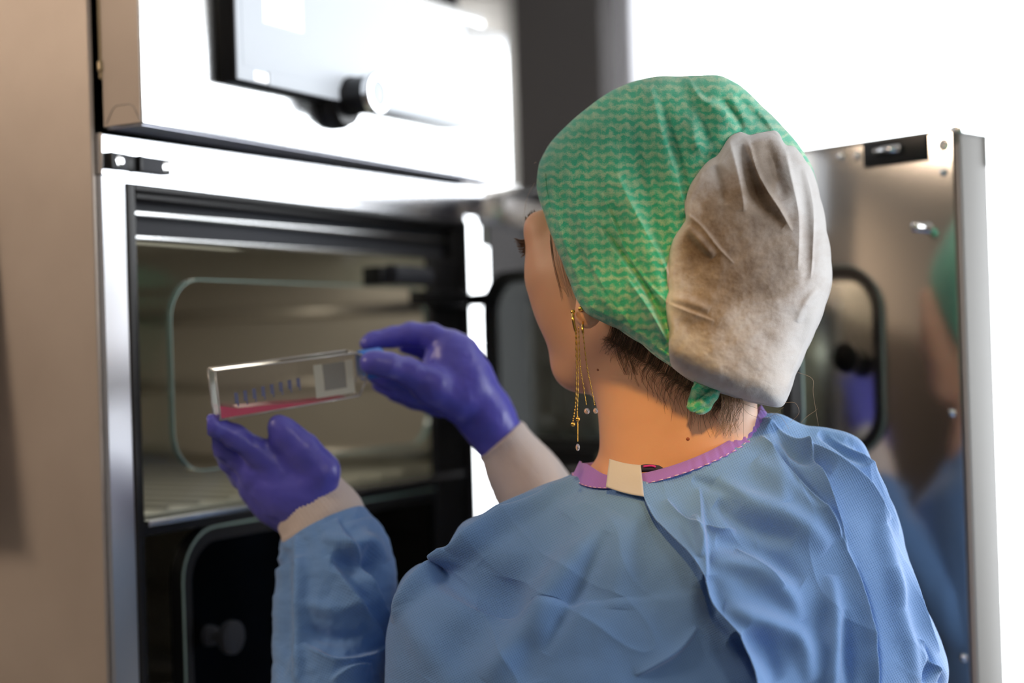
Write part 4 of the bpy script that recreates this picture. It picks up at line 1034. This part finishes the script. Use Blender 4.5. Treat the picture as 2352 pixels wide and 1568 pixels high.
# overlapping right back panel
edge = catmull([(1474, 1095), (1476, 1131), (1503, 1197), (1550, 1253), (1587, 1295), (1611, 1342), (1625, 1393), (1672, 1454), (1700, 1525), (1712, 1580), (1730, 1700), (1750, 1900)], 120)
tf = np.linspace(.10, 13.5, 340); fine = np.linspace(.05, np.pi-.02, 900)
Tq, Pq = np.meshgrid(tf, fine, indexing='ij'); qx, qy, qz = gown_base(Tq, Pq)
ex = np.interp(qy, edge[:, 1], edge[:, 0]); diff = qx-ex
k0 = np.argmax(diff > 0, axis=1); pe = fine[k0]
kk = np.ones(9)/9; pe = np.convolve(np.r_[[pe[0]]*4, pe, [pe[-1]]*4], kk, 'valid')
ncol = 420; cc_ = np.linspace(0, 1, ncol)**1.15
PhF = pe[:, None] + (np.pi*1.02-pe[:, None])*cc_[None]; TF = np.repeat(tf[:, None], ncol, 1)
dist = (PhF-pe[:, None])
liftv = .0016 + np.exp(-dist/.14)*np.interp(TF, [0, 2.5, 5, 8, 12], [.001, .006, .016, .025, .030])*1.0
liftv = liftv*np.clip((np.pi*1.02-PhF)/.12, .1, 1)
GF = gown_pts(TF, PhF, liftv)
I = np.arange(GF.shape[0]*GF.shape[1]).reshape(GF.shape[:2]); Q = np.stack([I[:-1, :-1], I[:-1, 1:], I[1:, 1:], I[1:, :-1]], -1).reshape(-1, 4)
fx, fy = Kpx(GF); mb = MB(); mb.v = [K2W(GF.reshape(-1, 3))]; mb.f = Q[:, ::-1].tolist(); mb.n = GF.shape[0]*GF.shape[1]
fl = mb.build('back_flap', M_gown, gown, org=PORG, uv=np.stack([fx, fy], -1).reshape(-1, 2)*.000347)
sm = fl.modifiers.new('thickness', 'SOLIDIFY'); sm.thickness = .0008; sm.offset = -1
# collar binding
pc = np.linspace(0, 2*np.pi, 320, endpoint=False)
V = []; prof = [(-.02, -.0005), (-.22, -.0004), (-.24, .0014), (.12, .0046), (.34, .0044), (.40, .0018)]
ruf = np.where((pc > 1.75) & (pc < 3.3), 1.0, .12)
for j, (tt_, lf) in enumerate(prof):
    px, py, z = gown_base(np.full(320, max(tt_, 0.0)), pc)
    wv = ruf*(np.sin(pc*62)+.5*np.sin(pc*97+1)) * .0007
    upp = np.where(tt_ < 0, -tt_*100*.9, 0)*(1+.9*np.exp(-((pc-.42)/.3)**2)+.9*np.exp(-((pc-2*np.pi-.42)/.3)**2))
    k = pz2k(px, py-upp, z); c0 = np.array([K(1540, 1040, 1.243)]); o = k-c0; o[:, 1] *= .3; o /= np.linalg.norm(o, axis=1)[:, None]
    V.append(k + o*(lf+wv*(lf > .003))[:, None])
V = np.array(V); n = 320; Fq = [(j*n+i, j*n+(i+1) % n, ((j+1) % 6)*n+(i+1) % n, ((j+1) % 6)*n+i) for j in range(6) for i in range(n)]
mb = MB(); mb.add(K2W(V.reshape(-1, 3)), Fq); kx, ky = Kpx(V.reshape(-1, 3))
cb_ = mb.build('collar_binding', M_purple, gown, org=PORG, uv=np.stack([kx, ky], -1)*.000347); cb_['label'] = 'purple gathered neck binding'
mb = MB(); mid = V[3]*.7+V[4]*.3; o = mid-np.array([K(1540, 1040, 1.243)]); o /= np.linalg.norm(o, axis=1)[:, None]; mid = mid+o*.0004
for i in range(2, 176, 4):
    tube(mb, K2W(mid[i:i+3]), .00035, 5)
mb.build('stitching', M_stitch, cb_, org=PORG)
# white fastening tab
from mathutils.bvhtree import BVHTree as _B
def surf_hit(bv, px, py):
    d = Vector((P(px, py, 1)-_C).tolist()).normalized(); h = bv.ray_cast(Vector(_C.tolist()), d); return h
GBV = bvh_of(gown, PORG); FBV = bvh_of(fl, PORG); CBV = bvh_of(cb_, PORG)
def near_depth(px, py):
    zz = []
    for bv in (GBV, FBV, CBV):
        h = surf_hit(bv, px, py)
        if h[0] is not None: zz.append((np.array(h[0])-_C)@_f)
    return min(zz) if zz else 1.18
V = []; nu, nv = 16, 16
for j in range(nv+1):
    for i in range(nu+1):
        a, b = i/nu, j/nv; px = (1400+a*72)*(1-b)+(1392+a*87)*b; py = (1054+a*14)*(1-b)+(1118+a*22)*b+3*math.sin(a*3.1)
        V.append((px, py))
zz = np.array([near_depth(*q) for q in V]); zz = np.minimum(zz, np.median(zz)+.004); A_ = np.c_[np.ones(len(V)), np.array(V)]; co, *_ = np.linalg.lstsq(A_, zz, rcond=None); fit = A_@co; z = fit-max(0, (fit-zz).max())*.7-.0008
Vk = np.array([K(p[0], p[1], q) for p, q in zip(V, z)]); Fq = [(j*(nu+1)+i, (j+1)*(nu+1)+i, (j+1)*(nu+1)+i+1, j*(nu+1)+i+1) for j in range(nv) for i in range(nu)]
mb = MB(); mb.add(K2W(Vk), Fq); tb = mb.build('fastening_tab', M_tape, gown, org=PORG); tb['label'] = 'short white adhesive fastening tab'
sm = tb.modifiers.new('thickness', 'SOLIDIFY'); sm.thickness = .0012; sm.offset = 0
# shirt edge peeping above the binding
mb = MB(); tube(mb, K2W(catmull([K(1450, 1084, 1.190), K(1480, 1075, 1.1885), K(1510, 1077, 1.187), K(1532, 1086, 1.187)], 14)), [.0008, .0015, .002, .0025, .003, .003, .003, .003, .003, .003, .0025, .002, .0015, .0008], 8); sh = mb.build('shirt', M_shirt, person, org=PORG)
mb = MB(); tube(mb, K2W(catmull([K(1478, 1071, 1.1855), K(1495, 1069, 1.1845), K(1506, 1072, 1.184)], 8)), .0009, 6); mb.build('shirt_print', M_pink, sh, org=PORG)

def sweep(name, m, parent, spec, seg=72, n=120, wr=None, uvs=True, flat=1.0, noise_a=.0016, cr=None):
    """cloth tube: spec = (px, py, Z, radius px)"""
    S = catmull(spec, n); pts = np.array([K(*q[:3]) for q in S]); r = S[:, 3]*S[:, 2]/FPX
    t = np.gradient(pts, axis=0); t /= np.linalg.norm(t, axis=1)[:, None]
    zax = np.array([0, 0, -1.0]); side = np.cross(t, zax); side /= np.linalg.norm(side, axis=1)[:, None]; fr_ = np.cross(side, t)
    ph = np.linspace(0, 2*np.pi, seg, endpoint=False)
    dirs = side[:, None]*np.cos(ph)[None, :, None] + fr_[:, None]*np.sin(ph)[None, :, None]*flat
    V = pts[:, None]+dirs*r[:, None, None]
    px, py = Kpx(V)
    d = fractal(px+np.cos(ph)[None]*30, py, 60, noise_a, 5.5)
    if cr: d = d + 1.6*creases(px, py, cr)*np.clip(-dirs[..., 2]*3, 0, 1)
    if wr is not None: d = d + wr(np.linspace(0, 1, n)[:, None], ph[None])
    V = V+dirs*d[..., None]
    I = np.arange(n*seg).reshape(n, seg); Q = np.stack([I[:-1], np.roll(I, -1, 1)[:-1], np.roll(I, -1, 1)[1:], I[1:]], -1).reshape(-1, 4)
    fl_ = [tuple(q) for q in Q.tolist()]+[tuple(I[0].tolist()), tuple(I[-1][::-1].tolist())]
    mb = MB(); mb.v = [K2W(V.reshape(-1, 3))]; mb.f = [tuple(q[::-1]) for q in fl_]; mb.n = n*seg
    arc = np.repeat(ph[None]*r.mean(), n, 0); al = np.repeat(np.r_[0, np.cumsum(np.linalg.norm(np.diff(pts, axis=0), axis=1))][:, None], seg, 1)
    return mb.build(name, m, parent, org=PORG, uv=np.stack([arc, al], -1).reshape(-1, 2))
lsl_cr = [('s', [(770, 1190), (790, 1240), (820, 1280), (870, 1380), (895, 1440)], 22, .007), ('r', [(740, 1230), (800, 1250), (850, 1245), (890, 1290)], 18, .005), ('r', [(760, 1290), (820, 1300), (870, 1300)], 22, -.008),
 ('s', [(755, 1275), (790, 1340), (840, 1420), (880, 1490)], 20, .008), ('r', [(680, 1230), (690, 1330), (690, 1450), (685, 1568)], 14, .006), ('r', [(655, 1260), (655, 1400), (650, 1568)], 20, -.004),
 ('r', [(700, 1380), (760, 1400), (830, 1380)], 22, .004), ('s', [(700, 1480), (770, 1520), (840, 1510), (885, 1480)], 20, .007), ('r', [(700, 1440), (760, 1465), (830, 1460)], 18, -.004), ('s', [(760, 1568), (800, 1540), (850, 1530)], 16, .006), ('r', [(840, 1250), (870, 1330), (885, 1400)], 20, -.004)]
sweep('left_sleeve', M_gown, gown, [(733, 1203, 1.343, 99), (738, 1214, 1.343, 108), (750, 1240, 1.34, 120), (768, 1290, 1.335, 137), (769, 1380, 1.325, 140), (760, 1480, 1.315, 132), (757, 1568, 1.30, 130), (775, 1690, 1.28, 130), (850, 1760, 1.27, 128), (960, 1680, 1.26, 118), (1060, 1560, 1.255, 105)], cr=lsl_cr, seg=200, n=320, noise_a=.0022)
sweep('right_sleeve', M_gown, gown, [(1272, 1160, 1.40, 62), (1290, 1190, 1.40, 82), (1400, 1310, 1.39, 98), (1560, 1440, 1.36, 110), (1750, 1600, 1.33, 120), (1930, 1700, 1.28, 120)], seg=64, n=90)
def ribs(t, p): return .0004*np.sin(p*60)+.0007*np.sin(t*9+1)
sweep('left_cuff', M_cuff, gown, [(697, 1133, 1.342, 78), (702, 1140, 1.342, 87), (718, 1162, 1.342, 95), (734, 1186, 1.342, 99), (746, 1212, 1.342, 98), (755, 1240, 1.342, 92)], seg=160, n=60, wr=ribs, noise_a=.0007, flat=.95)
sweep('right_cuff', M_cuff, gown, [(1150, 1008, 1.40, 58), (1154, 1013, 1.40, 64), (1166, 1030, 1.40, 68), (1196, 1078, 1.40, 80), (1228, 1128, 1.40, 84), (1262, 1176, 1.40, 84)], seg=160, n=60, wr=ribs, noise_a=.0010, flat=1.0)

# trousers and shoes, below the picture
for sx in (1330, 1750):
    sweep('trouser_leg', M_trouser, person, [(sx, 2700, 1.27, 210), (sx, 3500, 1.27, 190), (sx, 4300, 1.28, 170), (sx, 4800, 1.28, 165), (sx, 4860, 1.28, 120)], seg=40, n=40)
for sx in (-.053+.13, .095+.13):
    mb = MB(); f2 = PORG+np.array([sx-.07, 0, 0]); V = []
    for (yy, zz, ww) in ((-.10, .06, .030), (-.08, .085, .038), (0, .085, .040), (.08, .06, .045), (.14, .045, .040), (.17, .03, .02)):
        for k in range(14):
            a = 2*math.pi*k/14; V.append((f2[0]+ww*math.cos(a), f2[1]+yy+.02, max(0.0, zz/2+zz/2*math.sin(a))))
    Fq = [(i*14+k, i*14+(k+1) % 14, (i+1)*14+(k+1) % 14, (i+1)*14+k) for i in range(5) for k in range(14)]+[tuple(range(13, -1, -1)), tuple(70+k for k in range(14))]
    mb.add(V, Fq); mb.build('shoe', M_shoe, person, org=PORG)

# ---------------------------------------------------------------- gloved hands
def hand(lo, hi, chains, extra=(), h=.0016):
    Fh = Field(lo, hi, h)
    for ch, k in chains:
        Fh.chain([(K(x, y, z), r*z/FPX) for (x, y, z, r) in ch], k)
    for (a, b, ra, rb, k) in extra: Fh.cap(K(*a), K(*b), ra, rb, k, sub=True)
    return Fh
def glove_disp(V, Q):
    d = np.array([mnoise.fractal(Vector((p*120).tolist()), 1.0, 2.0, 4) for p in V])*.0004
    c = V.mean(0); n = np.zeros_like(V); 
    e1 = V[Q[:, 1]]-V[Q[:, 0]]; e2 = V[Q[:, 2]]-V[Q[:, 0]]; fn_ = np.cross(e1, e2)
    for k in range(4): np.add.at(n, Q[:, k], fn_)
    n /= np.linalg.norm(n, axis=1)[:, None]+1e-12; return V+n*d[:, None]
lh = hand(K(430, 1290, 1.22), K(860, 900, 1.42), [
  ([(735, 1178, 1.345, 74), (700, 1150, 1.342, 76), (655, 1118, 1.338, 72), (600, 1082, 1.335, 52)], .010),
  ([(690, 1190, 1.352, 50), (630, 1150, 1.350, 46), (585, 1118, 1.346, 38)], .012),
  ([(640, 1080, 1.325, 38), (590, 1037, 1.318, 31), (540, 1002, 1.308, 27), (492, 977, 1.300, 23), (484, 972, 1.299, 21)], .005),
  ([(600, 1090, 1.335, 34), (552, 1056, 1.332, 27), (512, 1028, 1.326, 25), (488, 998, 1.318, 21)], .0035),
  ([(600, 1116, 1.345, 34), (560, 1088, 1.346, 27), (528, 1062, 1.342, 24), (508, 1035, 1.334, 20)], .0035),
  ([(620, 1146, 1.355, 32), (580, 1120, 1.358, 25), (552, 1098, 1.355, 22), (532, 1074, 1.350, 19)], .0035),
  ([(715, 1120, 1.332, 58), (735, 1082, 1.325, 40), (695, 1032, 1.318, 34), (655, 994, 1.314, 27), (638, 974, 1.312, 21)], .012),
])
field_obj(lh, 'left_glove', M_glove, person, PORG, glove_disp, it=2)['label'] = 'purple nitrile glove, open hand under the flask'
rh = hand(K(780, 1090, 1.27), K(1250, 710, 1.50), [
  ([(1150, 1012, 1.40, 60), (1112, 950, 1.40, 62), (1062, 885, 1.398, 72), (1032, 850, 1.396, 66)], .010),
  ([(1060, 850, 1.398, 52), (1050, 815, 1.398, 44), (1030, 795, 1.396, 36)], .012),
  ([(1036, 800, 1.398, 36), (992, 772, 1.396, 29), (945, 766, 1.395, 26), (900, 774, 1.394, 23), (858, 782, 1.392, 20), (844, 788, 1.390, 18)], .004),
  ([(1050, 915, 1.385, 52), (990, 885, 1.370, 42), (935, 852, 1.358, 30), (890, 838, 1.346, 27), (858, 832, 1.342, 24), (848, 834, 1.341, 22)], .007),
  ([(1020, 890, 1.400, 45), (950, 880, 1.392, 28), (895, 868, 1.386, 24), (862, 862, 1.384, 20)], .004),
  ([(1020, 915, 1.405, 40), (950, 905, 1.400, 26), (900, 890, 1.396, 22), (872, 882, 1.394, 19)], .004),
  ([(1010, 925, 1.412, 34), (950, 915, 1.410, 23), (905, 903, 1.408, 19)], .004),
  ([(1035, 835, 1.418, 30), (985, 812, 1.420, 21), (950, 800, 1.418, 16), (928, 797, 1.414, 14)], .004),
])
field_obj(rh, 'right_glove', M_glove, person, PORG, glove_disp, it=2)['label'] = 'purple nitrile glove pinching the flask cap'

# ---------------------------------------------------------------- earring
mb = MB(); er_z = 1.166
def kp(x, y, dz=0): return K(x, y, er_z+dz)
tube(mb, K2W(catmull([kp(1316, 718, .006), kp(1316, 730), kp(1319, 748), kp(1323, 762)], 12)), .0011, 8)
tube(mb, K2W(catmull([kp(1339, 740, .006), kp(1338, 752), kp(1339, 766)], 8)), .0009, 8)
chains = [[(1322, 762), (1324, 850), (1322, 925), (1316, 968)], [(1324, 762), (1328, 860), (1326, 940), (1327, 960)], [(1327, 960), (1327, 990), (1327, 1014)], [(1329, 750), (1332, 830), (1337, 870), (1347, 930)], [(1339, 764), (1348, 840), (1357, 885), (1366, 931)]]
for ch in chains:
    pts = K2W(catmull([kp(x, y) for x, y in ch], 60)); rr = .00042+.00022*np.sin(np.arange(60)*2.1); tube(mb, pts, rr, 6)
er = mb.build('earring', M_gold, person, org=PORG); er['label'] = 'long gold chain earring with crystal drops'
def ball(name, m, x, y, r, par, dz=0, el=1.0):
    b = MB(); c = K2W(kp(x, y, dz)).reshape(3); lathe(b, c-np.array([0, 0, r*el]), (0, 0, 1), [(r*el*(1-math.cos(math.pi*i/10)), r*math.sin(math.pi*i/10)) for i in range(11)], 18); return b.build(name, m, par, org=PORG)
for x, y, r in ((1316, 974, .0017), (1327, 962, .0017), (1316, 716, .0019), (1334, 709, .0021)): ball('gold_bead', M_gold, x, y, r, er, .006 if y < 800 else 0)
for x, y, r, el in ((1348, 944, .0022, 1.0), (1368, 943, .0019, 1.15), (1327, 1027, .0016, 1.7)): ball('crystal_drop', M_crystal, x, y, r, er, 0, el)

# ------------------------------------------------------------------ culture flask
fa = K(492, 905, 1.300); fb = K(812, 856, 1.352)
ax = fb-fa; LN = np.linalg.norm(ax); ax /= LN
up = np.array([.10, 1.0, -.05]); up -= ax*(up@ax); up /= np.linalg.norm(up); dp = np.cross(ax, up); dp = dp if dp[2] > 0 else -dp
FO = K2W(fa+ax*LN/2).reshape(3)
flask = empty('culture_flask', FO - np.array([0, 0, .02])); tag(flask, 'clear plastic culture flask with pink liquid and blue cap, held by the purple-gloved hands', 'flask')
forg = FO-np.array([0, 0, .02])
def ff(V):
    V = np.asarray(V, float).reshape(-1, 3); return K2W(fa + V[:, 0:1]*ax + V[:, 1:2]*up + V[:, 2:3]*dp)
hh0, hh1, tk = .0205, .0185, .0115
# outline seen broadside: long body, shoulders, neck stub
outl = [(0, -hh0), (0, hh0), (LN*.995, hh1), (LN*1.06, .0150), (LN*1.06, -.0045), (LN*.995, -hh1)]
def slab(mb, o, d0, d1):
    n = len(o); V = [(x, y, d0) for x, y in o]+[(x, y, d1) for x, y in o]
    Fq = [tuple(range(n)), tuple(range(2*n-1, n-1, -1))]+[(i, n+i, n+(i+1) % n, (i+1) % n) for i in range(n)]
    mb.add(ff(V), Fq)
mb = MB(); slab(mb, outl, -tk, tk); fbod = mb.build('flask_body', M_flask, flask, smooth=False, org=forg)
mb = MB()
for d in (-tk, tk):
    P3 = [(x, y, d) for x, y in outl]; 
    for i in range(6): tube(mb, ff([P3[i], P3[(i+1) % 6]]), .00075, 8)
for x, y in outl: tube(mb, ff([(x, y, -tk), (x, y, tk)]), .0008, 8)
mb.build('moulded_edges', M_flaskedge, fbod, org=forg)
mb = MB(); lathe(mb, ff([(LN*1.05, .0055, 0)])[0], (ff([(1, 0, 0)])-ff([(0, 0, 0)]))[0], [(0, .0095), (.012, .0095)], 28); mb.build('flask_neck', M_flask, flask, org=forg, auto=40)
mb = MB(); c0 = ff([(LN*1.105, .0055, 0)])[0]; lathe(mb, c0, (ff([(1, 0, 0)])-ff([(0, 0, 0)]))[0], [(-.006, .0125), (-.0055, .0132), (.013, .0132), (.0145, .012), (.015, .004)], 36)
mb.build('screw_cap', M_bluecap, flask, org=forg, auto=40)['label'] = 'blue screw cap'
mb = MB(); e_ = .0012
slab(mb, [(e_, -hh0+e_), (e_, -hh0+.0115), (LN*.13, -hh0+.0075), (LN*.38, -hh0+.0058), (LN*.62, -hh0+.0030), (LN*.9, -hh0+.0022), (LN*.9, -hh0+.0018), (LN*.38, -hh0+e_+.0002)], -tk+e_, tk-e_)
mb.build('pink_liquid', M_liquid, flask, smooth=False, org=forg)
dn = -tk-.0003
def decal(name, m, rects, par, th=.0002):
    mb = MB()
    for (x0, x1, y0, y1) in rects:
        V = [(x0, y0, dn), (x1, y0, dn), (x1, y1, dn), (x0, y1, dn), (x0, y0, dn-th), (x1, y0, dn-th), (x1, y1, dn-th), (x0, y1, dn-th)]
        mb.add(ff(V), [(0, 1, 2, 3), (7, 6, 5, 4), (0, 4, 5, 1), (1, 5, 6, 2), (2, 6, 7, 3), (3, 7, 4, 0)])
    return mb.build(name, m, par, smooth=False, org=forg)
fp = decal('frosted_panel', M_flabel, [(LN*.68, LN*.745, -.0150, .0135), (LN*.745, LN*.91, -.0150, -.0098), (LN*.91, LN*.965, -.0150, .0135)], fbod)
decal('writing_field', M_flabel2, [(LN*.748, LN*.907, -.0096, .0130)], fp)
decal('graduation_marks', M_mark, [(LN*(.11+.063*k), LN*(.11+.063*k)+.0032, -.0085+.0008*k, .0005+.0006*k) for k in range(8)]+[(LN*(.125+.063*k), LN*(.125+.063*k)+.0012, -.0115+.0008*k, -.0085+.0008*k) for k in range(8)], fbod)
